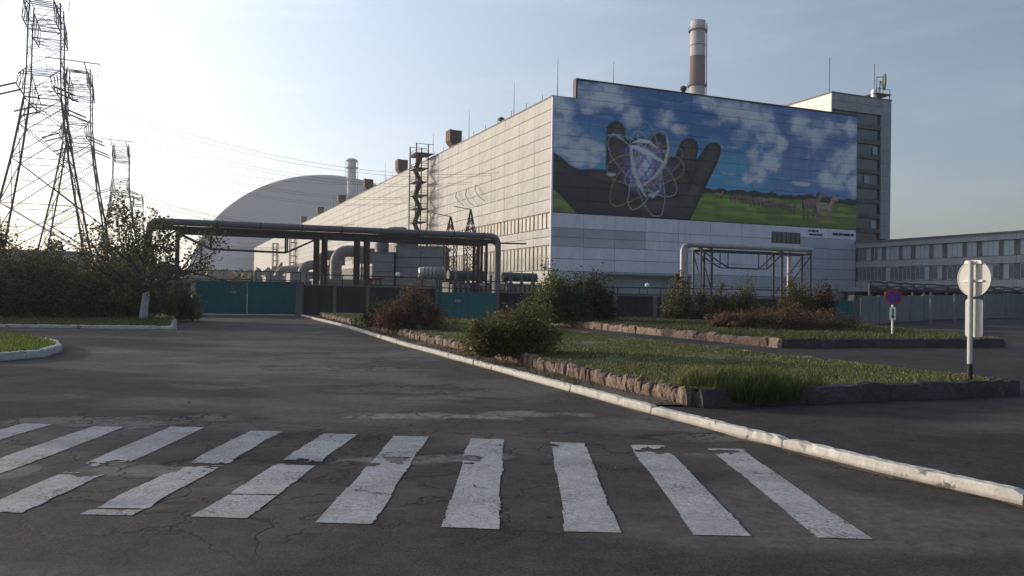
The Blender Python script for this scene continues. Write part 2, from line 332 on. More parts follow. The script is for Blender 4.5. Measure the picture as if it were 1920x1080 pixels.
def copy_tree(o, parent=None):
    c = o.copy(); COL.objects.link(c); c.parent = parent
    for ch in list(o.children): copy_tree(ch, c)
    return c
def grid_sheet(name, poly_fn, x0, x1, y0, y1, step, z, m, wear=None):
    xs = np.arange(x0, x1 + 1e-6, step); ys = np.arange(y0, y1 + 1e-6, step)
    X, Y = np.meshgrid(xs, ys); nx = len(xs); ny = len(ys)
    I = np.arange(nx * ny).reshape(ny, nx)
    fs = np.stack([I[:-1, :-1], I[:-1, 1:], I[1:, 1:], I[1:, :-1]], -1).reshape(-1, 4)
    col = wear(X.ravel(), Y.ravel()) if wear else None
    zz = z(X.ravel(), Y.ravel()) if callable(z) else np.full(nx * ny, z)
    return npmesh(name, np.stack([X.ravel(), Y.ravel(), zz], 1), fs, m, col=col, colname='Wear', smooth=True)
# ================================================================== SETTING
gr = MB(); R_ = 1900
gr.add([(R_ * math.cos(t), R_ * math.sin(t), -.06) for t in np.linspace(0, 2 * math.pi, 64, endpoint=False)], [tuple(range(64))])
tag(gr.build('ground', 'gravel'), kind='structure')
KERB = [(5.75, 4.6), (4.66, 7.3), (3.93, 8.67), (3.05, 10.62), (1.94, 13.27), (.97, 15.83), (-.42, 19.48), (-3.63, 27.68), (-9.11, 43.13), (-15.54, 59.4)]
def kx(y): return np.interp(y, [k[1] for k in KERB], [k[0] for k in KERB])
# road with worn patches: (x, y, rx, ry, pale, crack, dark)
SPOTS = [(-.9, 12.2, 1.7, .6, 1.0, .8, .25), (.1, 12.5, 1.0, .4, 1.0, .5, .15), (-1.3, 14.3, .9, .4, .5, .6, .3), (.3, 14.2, 1.1, .5, .1, .6, .4), (-2.1, 15.5, 1.4, .8, .25, .9, .6),
         (-5.7, 11.2, 1.8, .5, .9, 1, .2), (-4.6, 11.6, 1.2, .4, .6, 1, .5), (-4.0, 8.3, .75, .4, .7, .9, .35), (-3.2, 8.7, .6, .22, .1, .5, 1.0), (-2.05, 8.75, .5, .18, .2, .5, 1.0), (-1.4, 8.9, .8, .2, .9, .1, 0),
         (-.5, 9.1, .55, .25, .9, 0, 0), (2.3, 10.62, .95, .34, .5, .7, 1.0), (2.8, 10.72, .5, .2, 1.0, .3, .3), (-5.0, 8.1, .5, .4, .7, .4, 0), (-3.3, 6.9, .6, .15, .1, .6, .7),
         (-3.9, 19.5, 2.2, .7, .3, .9, .5), (-4.8, 22.0, 1.6, .8, .35, .8, .5), (-7.0, 20.5, 1.0, .5, .3, .5, .2), (-9.0, 24.0, 1.4, .8, .3, .6, .3), (-6.5, 28, 2.0, 1.2, .2, .6, .3), (-2.5, 22.5, 1.6, .8, .25, .6, .45),
         (.8, 10.0, .5, .15, .05, .5, .7), (2.2, 9.5, .35, .2, .6, .3, .3), (-8.5, 13.5, 1.4, .8, .3, .4, .2), (-12.5, 31, 1.2, .8, .4, .4, .1), (-8.2, 33, 1.0, .7, .3, .3, .1), (-5.5, 15.5, 1.3, .6, .4, .4, .2)]
def wear(X, Y):
    n = fbm(X * 1.6, Y * 1.6, 5, 3) - .5; n2 = fbm(X * 1.3 + 9, Y * 1.3, 5, 11)
    p = np.clip((fbm(X * .35, Y * .6, 5, 5) - .52) * 2.4, 0, .4); c = .12 + sst(.52, .7, fbm(X * .3, Y * .3, 3, 8)) * .6; d = np.zeros_like(X)
    for x, y, a, b, pp, cc, dd in SPOTS:
        r = np.sqrt(((X - x) / a) ** 2 + ((Y - y) / b) ** 2) + n * 1.5
        e = 1 - sst(.65, 1.0, r); e2 = 1 - sst(.6, 1.6, r)
        p = np.maximum(p, e * pp); c = np.maximum(c, e2 * cc)
        d = np.maximum(d, (1 - sst(.05, .30, np.abs(r - .85) + (n2 - .5) * .3)) * dd); d = np.maximum(d, (1 - sst(.2, .95, r)) * max(0, dd - .55) * 1.4)
    return np.clip(np.stack([p, c, d], 1), 0, 1)
def roadz(X, Y):
    z = (fbm(X * .5, Y * .5, 3, 21) - .5) * .012
    for x, y, a, b, pp, cc, dd in SPOTS:
        r = np.sqrt(((X - x) / a) ** 2 + ((Y - y) / b) ** 2); z = z - .03 * dd * np.exp(-r * r * 1.5)
    return z
rd = bpy.data.objects.new('road', None); COL.objects.link(rd); tag(rd, kind='structure')
def roadpart(nm, x0, x1, y0, y1, st):
    o = grid_sheet(nm, None, x0, x1, y0, y1, st, roadz, 'asphalt', wear); o.parent = rd; return o
roadpart('asphalt_sheet', -13, 6, 3.0, 25, .08)
roadpart('asphalt_sheet', -13, 6, 25, 62, .5)
roadpart('asphalt_sheet', -61, -13, 3.0, 62, .5)
roadpart('asphalt_sheet', -61, 60, -41, 3.0, 1.0)
# zebra crossing, each bar a sheet with broken edges
ZB = [(-5.55, -.98), (-4.58, 0), (-3.59, 0), (-2.60, 0), (-1.57, 0), (-.555, 0), (.45, 0), (1.43, 0), (2.38, 0)]
ZB = [(-7.6, -5.53, 6.95, 11.0), (-6.5, -6.5, 6.85, 10.9)][:0] + [
      # near-left x, far-left x, near y, far y, width
      (-6.45, -6.62, 6.75, 10.95, .45), (-5.40, -5.58, 6.65, 10.80, .44), (-4.42, -4.56, 6.60, 10.84, .46), (-3.49, -3.42, 6.57, 10.64, .43), (-2.58, -2.43, 6.55, 10.52, .46), (-1.54, -1.49, 6.44, 10.39, .45),
      (-.53, -.51, 6.37, 10.29, .445), (.45, .51, 6.31, 10.14, .43), (1.44, 1.48, 6.265, 10.02, .44), (2.39, 2.42, 6.24, 9.86, .42)]
HOLES = [(-3.95, 8.35, .55, .28), (-3.35, 8.55, .35, .16), (-2.05, 8.72, .55, .13), (-1.22, 8.9, .12, .22), (-.45, 9.05, .1, .2), (.47, 9.95, .12, .14), (1.78, 9.66, .30, .15), (2.45, 9.62, .26, .14), (-3.3, 6.78, .5, .05), (-2.3, 7.3, .5, .012), (-4.2, 8.2, .3, .22)]
for k, (xa, xb, ya, yb, w) in enumerate(ZB):
    nx, ny = 40, 300
    U_, T_ = np.meshgrid(np.linspace(-.06, 1.06, nx), np.linspace(-.01, 1.01, ny))
    Y_ = ya + T_ * (yb - ya) - U_ * w * .045; X_ = xa + (xb - xa) * T_ + U_ * w
    edge = np.minimum(np.minimum(U_, 1 - U_) * w, np.minimum(T_, 1 - T_) * 4)
    nn = fbm(X_ * 9, Y_ * 9, 4, k) - .5; n3 = fbm(X_ * 4 + 3, Y_ * 2.2, 5, 40 + k)
    keep = edge + nn * .016 + (fbm(X_ * 1.4, Y_ * 1.4, 2, 60 + k) - .5) * .05 > .0
    for (hx, hy, ha, hb) in HOLES:
        keep &= np.sqrt(((X_ - hx) / ha) ** 2 + ((Y_ - hy) / hb) ** 2) + nn * 2.2 > 1.0
    I = np.arange(nx * ny).reshape(ny, nx); kf = keep[:-1, :-1] & keep[1:, 1:] & keep[:-1, 1:] & keep[1:, :-1]
    fs = np.stack([I[:-1, :-1], I[:-1, 1:], I[1:, 1:], I[1:, :-1]], -1)[kf]
    o = npmesh('zebra_bar', np.stack([X_.ravel(), Y_.ravel(), roadz(X_.ravel(), Y_.ravel()) + .005], 1), fs, 'zebra', rd)
# soil and grit gathered along the foot of the kerb
ty, tw_ = np.meshgrid(np.linspace(4.8, 40, 1400), np.linspace(0, .42, 22), indexing='ij')
dxk = kx(ty) - tw_ + .03; kd = (tw_ < .05 + .26 * np.clip(fbm(ty * 2.1, tw_ * 3, 4, 77) - .28, 0, 1) + .05 * fbm(ty * 14, tw_ * 14, 3, 78))
kf = kd[:-1, :-1] & kd[1:, 1:] & kd[1:, :-1] & kd[:-1, 1:]; I = np.arange(ty.size).reshape(ty.shape); fs = np.stack([I[:-1, :-1], I[:-1, 1:], I[1:, 1:], I[1:, :-1]], -1)[kf]
npmesh('kerb_dirt', np.stack([dxk.ravel(), ty.ravel(), roadz(dxk.ravel(), ty.ravel()) + .006 + .01 * fbm(dxk.ravel() * 9, ty.ravel() * 9, 3, 2) * (.42 - tw_.ravel())], 1), fs, 'earth', rd)
# footpath to the right of the kerb
PZ = .08
def strip_sheet(name, m, left, right, z, wearon=True):
    ys = [l[1] for l in left]; n = 60; P = []
    for i in range(len(left)):
        for t in np.linspace(0, 1, n): P.append((left[i][0] + (right[i][0] - left[i][0]) * t, left[i][1] + (right[i][1] - left[i][1]) * t, z))
    I = np.arange(len(left) * n).reshape(len(left), n)
    fs = np.stack([I[:-1, :-1], I[:-1, 1:], I[1:, 1:], I[1:, :-1]], -1).reshape(-1, 4); P = np.array(P)
    return npmesh(name, P, fs, m, col=wear(P[:, 0] + 30, P[:, 1] + 20) * .8 if wearon else None, colname='Wear')
yl = np.concatenate([np.linspace(-8, 20, 100), np.linspace(20.5, 60, 40)])
kk = [(float(np.interp(y, [-8, 4.6], [10.5, 5.75]) if y < 4.6 else kx(y)) + .10, float(y)) for y in yl]
tag(strip_sheet('footpath', 'asphalt2', kk, [(75, y * 1.6) for _, y in kk], PZ), kind='structure')
# whitewashed kerb
def stone_mesh(name, lx, ly, lz, seed, rough, seg=6):
    import bmesh
    bm = bmesh.new(); bmesh.ops.create_cube(bm, size=1)
    bmesh.ops.subdivide_edges(bm, edges=bm.edges[:], cuts=2, use_grid_fill=True)
    rg = np.random.RandomState(seed)
    for v in bm.verts:
        c = v.co; k = 1.0
        e = sum(1 for q in (c.x, c.y, c.z) if abs(q) > .49)
        if e == 3: k = .86
        elif e == 2: k = .94
        v.co = Vector((c.x * lx * k, c.y * ly * k, c.z * lz * k)) + Vector(rg.uniform(-1, 1, 3) * rough)
    me = bpy.data.meshes.new(name); bm.to_mesh(me); bm.free(); return me
def kerb_run(root, pts, w, h, ln, z=0, m='kerb', rough=.012, gap=.03, side=1):
    P = [np.array(p, float) for p in pts]; acc = [0]
    for a, b in zip(P[:-1], P[1:]): acc.append(acc[-1] + np.linalg.norm(b - a))
    def at(s): return np.array([np.interp(s, acc, [p[0] for p in P]), np.interp(s, acc, [p[1] for p in P])])
    s = 0; i = 0
    while s < acc[-1] - .2:
        e = min(s + ln, acc[-1]); L_ = e - s - gap; n = max(6, int(L_ / .09)); rg = np.random.RandomState(i + int(acc[-1] * 10)); mb = MB(); vs = []
        ph = [(0, 0), (.0, .45), (.015, .86), (.09, .99), (.5, 1.0), (.93, 1.0), (1, .94), (1, 0)]; offx, offz = rg.uniform(-.014, .014), rg.uniform(-.010, .008)
        for k in range(n + 1):
            ss = s + gap / 2 + L_ * k / n; c = at(ss); d = at(min(ss + .2, acc[-1])) - at(max(ss - .2, 0)); d /= np.linalg.norm(d); nr = np.array([d[1], -d[0]]) * side
            en = .86 if k in (0, n) else 1
            for (a_, b_) in ph:
                q = c + nr * (a_ * w + offx); j = rg.uniform(-1, 1, 3) * rough * (1.0 if b_ > .8 else .6); j[2] += offz
                chip = (float(vn(np.array(ss * 5.1), np.array(i * 1.7), 5)) > .78) * (.035 if .8 < b_ < .995 and a_ < .2 else .008) * rg.uniform(.3, 1)
                vs.append((q[0] + j[0] + nr[0] * chip, q[1] + j[1] + nr[1] * chip, z - .05 + (h + .05) * b_ * (en if b_ > .5 else 1) + j[2] * (1 if b_ > 0 else 0) - chip * .6))
        m_ = len(ph); fs = [(k * m_ + a, k * m_ + a + 1, (k + 1) * m_ + a + 1, (k + 1) * m_ + a) for k in range(n) for a in range(m_ - 1)]
        mb.add(vs, fs, False); mb.add([vs[a] for a in range(m_)], [tuple(range(m_))]); mb.add([vs[n * m_ + a] for a in range(m_)], [tuple(range(m_ - 1, -1, -1))])
        mb.build('kerb_stone', m, root); s = e; i += 1
kr = bpy.data.objects.new('kerb', None); COL.objects.link(kr); tag(kr, kind='structure')
kerb_run(kr, KERB[1:], .135, .135, 2.95, rough=.006)
kerb_run(kr, [(9.4, -3.2), (5.9, 4.2), (4.66, 7.3)], .135, .135, 2.95)
# grassy verge between kerb and stone bed, two strips of earth
vy = np.linspace(13.0, 58, 60); vk = [(float(kx(y)) + .12, float(y)) for y in vy]
def bedleft(y): return np.interp(y, [12.9, 23.1, 55.4], [2.90, -.80, -13.1])
tag(strip_sheet('verge', 'earth', vk, [(float(bedleft(y)) + .06, float(y)) for _, y in vk], PZ + .03, False), kind='structure')
# ------------------------------------------------------------------ stone-edged beds
STM = [stone_mesh('stone_shape', 1, 1, 1, 100 + k, .12) for k in range(9)]
STD = []
for me in STM: me.materials.append(MT['stone'])
for k in range(5):
    me = stone_mesh('stone_shape_shade', 1, 1, 1, 300 + k, .07); me.materials.append(MT['shadestone']); STD.append(me)
BZ = .40
def stone_run(root, a, b, wid, h, depth, dark=False, z0=PZ, rg=None, fade=None):
    a = np.array(a, float); b = np.array(b, float); Ln = np.linalg.norm(b - a); d = (b - a) / Ln; s = 0; ang = math.atan2(d[1], d[0])
    while s < Ln - .05:
        dist = np.linalg.norm(a + d * s); w = wid * rg.uniform(.5, 1.7) * (1 if dist < 30 else 1.35)
        w = min(w, Ln - s + .03); c = a + d * (s + w / 2); hh = h * (rg.uniform(.92, 1.04) if dark else rg.uniform(.78, 1.08))
        me = (STD if dark else STM)[rg.randint(5 if dark else 9)]
        o = bpy.data.objects.new('stone', me); COL.objects.link(o); o.parent = root
        o.location = (c[0] + rg.uniform(-.02, .02), c[1] + rg.uniform(-.02, .02), z0 - .03 + hh / 2); o.scale = (w * (1.16 if dark else 1.10), depth * rg.uniform(.8, 1.15), hh + .06)
        o.rotation_euler = (rg.uniform(-.06, .06), rg.uniform(-.06, .06), ang + rg.uniform(-.09, .09) + (math.pi if rg.rand() < .5 else 0)); s += w
rg = np.random.RandomState(5)
A1 = (2.93, 13.0); B1 = (9.55, 15.3); C1 = (3.97, 29.8); E1 = (-5.6, 54.4); F1 = (-13.1, 55.6)
sw = thing('stone_edging', 'reddish rough stone edging around the near grass bed beside the white kerb', 'stone edging', (0, 0, 0))
stone_run(sw, A1, (-.80, 23.1), .155, .29, .24, rg=rg); stone_run(sw, (-.80, 23.1), F1, .25, .29, .24, rg=rg)
stone_run(sw, (3.05, 12.98), B1, .42, .31, .26, dark=True, rg=rg)  # front run turned from the sun, its shade is in the stone colour
stone_run(sw, (9.5, 15.4), C1, .34, .27, .30, rg=rg); stone_run(sw, C1, E1, .6, .27, .28, rg=rg)
A2 = (9.6, 28.7); B2 = (19.2, 31.6); E2 = (20.6, 52); F2 = (.6, 53.0)
sw2 = thing('stone_edging', 'pinkish stone edging of the far bed with the small parking sign', 'stone edging', (0, 0, 0))
stone_run(sw2, A2, F2, .34, .34, .26, rg=rg); stone_run(sw2, (9.75, 28.75), B2, .5, .33, .26, dark=True, rg=rg); stone_run(sw2, B2, E2, .6, .33, .26, rg=rg)
def lawn(name, poly, z, m='lawn'):
    mb = MB(); mb.add([(x, y, z) for x, y in poly], [tuple(range(len(poly)))]); return tag(mb.build(name, m), kind='structure')
lawn('lawn', [A1, B1, C1, E1, F1], BZ - .05); lawn('lawn', [A2, B2, E2, F2], BZ - .05)
# ---- left: round-ended island and long bed
kl = bpy.data.objects.new('kerb', None); COL.objects.link(kl); tag(kl, kind='structure')
isl = [(-50, 12.0), (-30, 14.0), (-18, 17.4), (-13.9, 19.0), (-12.6, 19.9), (-12.25, 21.2), (-12.9, 23.2), (-14.2, 25.2), (-15.9, 26.9), (-18.6, 29.2), (-30, 33.3), (-50, 33.6)]
kerb_run(kl, isl, .18, .22, 1.6, side=-1)
lawn('lawn', [(x - .12 if x > -20 else x, y) for x, y in isl], .17)
kb = bpy.data.objects.new('kerb', None); COL.objects.link(kb); tag(kb, kind='structure')
kerb_run(kb, [(-46, 35.0), (-22.6, 36.2), (-15.3, 36.7)], .2, .17, 3.0, side=-1)
kerb_run(kb, [(-15.4, 36.9), (-24.6, 59.3)], .2, .15, 3.0, side=-1)
mb = MB(); mb.box((-15.35, 36.75, .22), .16, .16, .42, .1); tag(mb.build('kerb_marker', 'kerb'), 'short whitewashed stub post at the end of the left kerb', 'post')
lawn('lawn', [(-46, 35.2), (-15.5, 36.85), (-24.7, 59.3), (-46, 59.3)], .12)
# ------------------------------------------------------------------ vegetation helpers
def unit(n, rg):
    v = rg.normal(size=(n, 3)); return v / np.linalg.norm(v, axis=1, keepdims=True)
def leaf_arrays(C, size, cols, rg, up=.3):
    n = len(C); d = unit(n, rg); d[:, 2] = d[:, 2] * .8 + up * rg.uniform(-.3, 1, n); d /= np.linalg.norm(d, axis=1, keepdims=True)
    s = np.cross(d, unit(n, rg)); s /= np.linalg.norm(s, axis=1, keepdims=True) + 1e-9
    L_ = (size * rg.uniform(.6, 1.35, n))[:, None]; W_ = L_ * rg.uniform(.28, .42, n)[:, None]
    nrm = np.cross(d, s) * L_ * .12
    vs = np.stack([C, C + d * L_ * .5 + s * W_ + nrm, C + d * L_, C + d * L_ * .5 - s * W_ + nrm], 1).reshape(-1, 3)
    return vs, np.arange(4 * n).reshape(n, 4), np.repeat(cols, 4, 0)
def pal(n, palette, rg, jit=.25):
    w = np.array([p[1] for p in palette], float); w /= w.sum(); idx = rg.choice(len(palette), n, p=w)
    c = np.array([p[0] for p in palette])[idx]; return c * rg.uniform(1 - jit, 1 + jit, (n, 1))
def shrub(name, label, base, rx, ry, h, ncl, nleaf, palette, lsize, seed, group=None, cat='shrub', stems=14, low=.12, sub=.16, stemr=.018):
    rg = np.random.RandomState(seed); base = V(*base); t = thing(name, label, cat, base, group)
    u = unit(ncl, rg); u[:, 2] = np.abs(u[:, 2]); r = rg.uniform(.45, 1.0, ncl) ** .6
    lump = .92 + .34 * np.sin(u[:, 0] * 4 + seed) * np.cos(u[:, 1] * 5 + seed * 2) + rg.normal(0, .10, ncl) + (rg.uniform(size=ncl) < .18) * rg.uniform(.08, .34, ncl)
    C = np.stack([u[:, 0] * rx * r * lump, u[:, 1] * ry * r * lump, h * (low + (1 - low) * np.clip(u[:, 2] * r * lump, 0, 1.15))], 1)
    wt = rg.uniform(.2, 1.6, ncl); wt /= wt.sum(); k = rg.choice(ncl, nleaf, p=wt); sc = np.array([sub * rx, sub * ry, sub * h * .8]) * rg.uniform(.45, 1.35, ncl)[k][:, None]
    P = C[k] + rg.normal(size=(nleaf, 3)) * sc; P[:, 2] = np.maximum(P[:, 2], .02)
    clc = rg.uniform(.7, 1.3, ncl)[k][:, None]
    # each cluster leans to one colour of the palette
    pc = pal(ncl, palette, rg, .15)[k]; pl = pal(nleaf, palette, rg, .2); cols = (pc * .6 + pl * .4) * clc
    vs, fs, cc = leaf_arrays(P, lsize, cols, rg)
    npmesh('foliage', vs, fs, 'leaf', t, cc, local=True)
    mb = MB()
    for i in rg.choice(ncl, min(stems * 3, ncl), replace=False):
        q = C[i] * rg.uniform(1.0, 1.12); m_ = q * V(.45, .45, .55) + rg.normal(0, .05, 3) * rx
        mb.path([(q[0] * .08, q[1] * .08, -.03), m_, q], [stemr, stemr * .7, stemr * .3], 5, False)
    mb.build('stems', 'bark', t, local=True)
    return t
OLIVE = [((.075, .085, .03), 4), ((.12, .12, .038), 3), ((.22, .17, .05), 1.5), ((.15, .08, .04), .9)]
REDB = [((.17, .08, .05), 4), ((.12, .065, .042), 3), ((.12, .10, .04), 1.2)]
DARKG = [((.026, .042, .015), 5), ((.05, .065, .018), 2), ((.11, .10, .025), .6)]
MIXAUT = [((.08, .09, .03), 3), ((.19, .165, .045), 2), ((.18, .075, .04), 1.5), ((.10, .07, .03), 1)]
HEDGE = [((.075, .09, .035), 4), ((.12, .105, .042), 2), ((.19, .12, .05), 1.3), ((.16, .075, .045), .8)]
DRY = [((.17, .095, .06), 3), ((.12, .07, .045), 3), ((.11, .10, .04), 1)]
def blades(name, P, hgt, cols, rg, lean=.5, width=.012, parent=None, kind='stuff', m='grass'):
    n = len(P); a = rg.uniform(0, 2 * math.pi, n); hh = hgt * rg.uniform(.5, 1.4, n)
    side = np.stack([np.cos(a), np.sin(a), np.zeros(n)], 1) * (width * rg.uniform(.7, 1.4, n))[:, None]
    b = rg.uniform(0, 2 * math.pi, n); le = lean * rg.uniform(.2, 1, n) * hh
    off = np.stack([np.cos(b) * le, np.sin(b) * le, hh], 1)
    mid = off * V(.35, .35, .6)
    vs = np.stack([P - side, P + side, P + mid + side * .7, P + off, P + mid - side * .7], 1).reshape(-1, 3)
    i = np.arange(n)[:, None] * 5
    fs = np.concatenate([i + np.array([[0, 1, 2, 4]]), i + np.array([[4, 2, 3, 3]])], 0)
    # second face as a triangle padded: build as two meshes' worth of quads / tris
    q = (i + np.array([[0, 1, 2, 4]])); t = (i + np.array([[4, 2, 3]]))
    tri = np.concatenate([q[:, [0, 1, 2]], q[:, [0, 2, 3]], t], 0)
    o = npmesh(name, vs, tri, m, parent, np.repeat(cols, 5, 0))
    if kind: o['kind'] = kind
    return o
def pip(poly, x, y):
    inside = np.zeros(len(x), bool); n = len(poly)
    for i in range(n):
        x1, y1 = poly[i]; x2, y2 = poly[(i + 1) % n]
        c = ((y1 > y) != (y2 > y)) & (x < (x2 - x1) * (y - y1) / (y2 - y1 + 1e-12) + x1); inside ^= c
    return inside
GRASS = [((.11, .135, .045), 4), ((.15, .16, .055), 3), ((.21, .18, .085), 1.6), ((.08, .105, .035), 2)]
def grass_patch(poly, z, n, hgt, seed, palette=GRASS, near=None, width=.012):
    rg = np.random.RandomState(seed); p = np.array(poly); lo = p.min(0); hi = p.max(0)
    x = rg.uniform(lo[0], hi[0], n); y = lo[1] + (hi[1] - lo[1]) * rg.uniform(0, 1, n) ** (near or 1); k = pip(poly, x, y); x = x[k]; y = y[k]
    dn = fbm(x * .8, y * .8, 3, seed); k = dn > .20 + .2 * rg.uniform(size=len(x)); x = x[k]; y = y[k]; dn = dn[k]
    c = pal(len(x), palette, rg, .2) * (0.75 + .5 * fbm(x * .5, y * .5, 3, seed + 4))[:, None]
    sc = np.clip((y / 16) ** .5, 1, 1.9)
    return blades('grass', np.stack([x, y, np.full(len(x), z)], 1), hgt * sc * (.7 + .7 * dn), c, rg, .7, width * sc)
g1 = grass_patch([A1, B1, C1, E1, F1], BZ - .05, 240000, .038, 1, near=1.6); g1['label'] = 'short green grass in the near stone bed'
g2 = grass_patch([A2, B2, E2, F2], BZ - .05, 70000, .085, 2, near=1.3, palette=[((.10, .11, .04), 3), ((.15, .125, .06), 2), ((.075, .09, .03), 2)])
g3 = grass_patch([(x - .2 if x > -20 else x, y) for x, y in isl if x > -31], .17, 60000, .11, 3, palette=[((.15, .21, .04), 4), ((.20, .24, .055), 3), ((.10, .15, .03), 2)])
g4 = grass_patch([(-40, 36.2), (-15.7, 37.0), (-19, 45), (-40, 45)], .12, 20000, .10, 4)
vp = [(float(kx(y)) + .2, float(y)) for y in np.linspace(13.1, 55, 20)] + [(float(bedleft(y)) - .1, float(y)) for y in np.linspace(55, 13.1, 20)]
g5 = grass_patch(vp, PZ + .03, 60000, .045, 6, near=1.6, palette=[((.12, .10, .05), 3), ((.08, .09, .03), 2), ((.10, .07, .045), 2)])
# tall tufts at the near corner of the bed: (x, y, n, radius, height)
for k, (x, y, n, r, h_, pl_, lb) in enumerate([
        (3.15, 13.55, 420, .26, .30, [((.17, .18, .05), 3), ((.22, .19, .08), 2)], 'pale yellow green grass tuft at the corner of the near stone bed'),
        (4.0, 13.5, 700, .42, .30, [((.06, .095, .022), 3), ((.09, .12, .03), 2)], 'tall dark green weed clump hanging over the near stone bed front'),
        (4.85, 13.9, 380, .38, .22, [((.07, .10, .025), 3), ((.12, .13, .04), 2)], 'low green weed clump right of the tall weeds on the near bed')]):
    rg = np.random.RandomState(50 + k); a = rg.uniform(0, 6.28, n); rr = r * np.sqrt(rg.uniform(size=n))
    t = thing('grass_tuft', lb, 'grass tuft', (x, y, BZ - .05))
    P = np.stack([np.cos(a) * rr * 1.5, np.sin(a) * rr, np.zeros(n)], 1)
    blades('blades', P + V(x, y, BZ - .05), h_, pal(n, pl_, rg), rg, .75, .007, t, kind=None)
    if k == 1:
        P2 = np.stack([np.cos(a) * rr * 1.9, np.sin(a) * .08 - .28 - .12, -.22 + .2 * rr], 1); blades('hanging_blades', P2 + V(x, y, BZ - .05), .30, pal(n, pl_, rg), rg, .7, .007, t, kind=None)
# shrubs on the beds
shrub('shrub', 'red brown autumn shrub on the near bed beside the white kerb', (-4.1, 33.3, BZ - .05), 1.3, 1.1, 1.5, 110, 11000, REDB, .085, 11)
shrub('shrub', 'small green shrub at the left foot of the red brown shrub', (-5.6, 34.4, BZ - .05), .8, .7, 1.0, 40, 2500, DARKG, .09, 12)
shrub('shrub', 'olive and ochre shrub spilling over the near bed edging', (.15, 20.7, BZ - .05), 1.05, .95, 1.06, 130, 15000, OLIVE, .062, 13)
shrub('shrub', 'low ochre shrub leaning out over the kerb side of the near bed', (-.55, 20.2, BZ - .1), .62, .55, .85, 50, 5500, OLIVE, .06, 14)
shrub('shrub', 'large green rounded shrub left of the dark wall behind the beds', (2.6, 45.5, .3), 1.6, 1.5, 2.65, 110, 12000, [((.08, .11, .032), 4), ((.13, .15, .042), 3), ((.05, .07, .022), 2)], .13, 15)
shrub('shrub', 'dark shrub right behind the large green rounded shrub', (4.6, 46.8, .3), 1.45, 1.3, 2.5, 80, 9000, [((.035, .045, .018), 4), ((.06, .05, .02), 2), ((.08, .04, .025), 1)], .13, 16)
shrub('shrub', 'dark shrub before the wall under the left leg of the white pipe gantry', (10.4, 50.5, .3), 1.0, 1.0, 2.45, 60, 4500, HEDGE, .13, 17)
shrub('shrub', 'narrow dark shrub before the wall beneath the white pipe gantry', (14.6, 51, .3), 1.0, .9, 2.4, 60, 4200, HEDGE, .13, 18)
shrub('shrub', 'low dark shrub along the wall between gantry legs', (12.6, 51.3, .3), 1.3, .7, 1.9, 50, 3500, HEDGE, .13, 28)
shrub('shrub', 'yellow and green shrub beside the right gantry leg', (17.2, 48.5, .3), 1.1, 1.0, 2.6, 80, 6500, MIXAUT, .12, 19)
shrub('shrub', 'dark red shrub left of the far right teal gate', (18.9, 49.4, .3), .9, .9, 2.4, 60, 4500, [((.09, .03, .022), 3), ((.05, .035, .02), 2)], .12, 20)
for k, (x, y, r, h_) in enumerate([(11.4, 37.6, 1.3, 1.0), (13.2, 37.4, 1.5, 1.15), (15.2, 38.4, 1.3, .95), (10.1, 38.0, .9, .75)]):
    shrub('dry_undergrowth', '%s low rusty dry undergrowth mound on the far stone bed' % ('second from left', 'third from left and tallest', 'rightmost', 'leftmost and smallest')[k], (x, y, BZ - .08), r, 1.0, h_, 60, 5000, DRY, .08, 30 + k, group='dry undergrowth on the far bed', cat='undergrowth', stems=25, stemr=.01)
# left hedge
HD = [(-37.5, 45, 2.4, 3.3), (-34.2, 44.0, 2.2, 3.5), (-31.2, 44.6, 2.3, 3.7), (-28.4, 43.8, 2.1, 3.9), (-25.8, 44.6, 2.0, 3.5), (-23.6, 45.8, 1.8, 3.2), (-29.5, 48.5, 2.4, 4.3), (-33.5, 48.6, 2.5, 4.0), (-25.0, 49.0, 2.2, 3.8)]
HLB = ['leftmost front hedge shrub behind the left kerb'] + ['%s front hedge shrub from the left behind the left kerb' % q for q in ('second', 'third', 'fourth', 'fifth')] + ['rightmost front hedge shrub next to the whitewashed trunk', 'tall hedge shrub behind the middle of the hedge', 'tall hedge shrub behind the left of the hedge', 'tall hedge shrub behind the right of the hedge']
for k, (x, y, r, h_) in enumerate(HD):
    shrub('hedge_shrub', HLB[k], (x, y, .1), r, 1.7, h_, 90, 8500, HEDGE if k % 3 else MIXAUT[:1] + HEDGE, .14, 60 + k, group='hedge shrubs behind the left kerb', low=.04)
for k, (x, y, r, h_) in enumerate([(-19.4, 47.2, 1.2, 2.0), (-21.6, 47.0, 1.3, 2.4)]):
    shrub('hedge_shrub', 'low brownish shrub just %s the whitewashed tree trunk' % ('right of', 'left of')[k], (x, y, .1), r, 1.1, h_, 60, 5000, HEDGE, .12, 80 + k, group='low shrubs behind the whitewashed tree', low=.04)
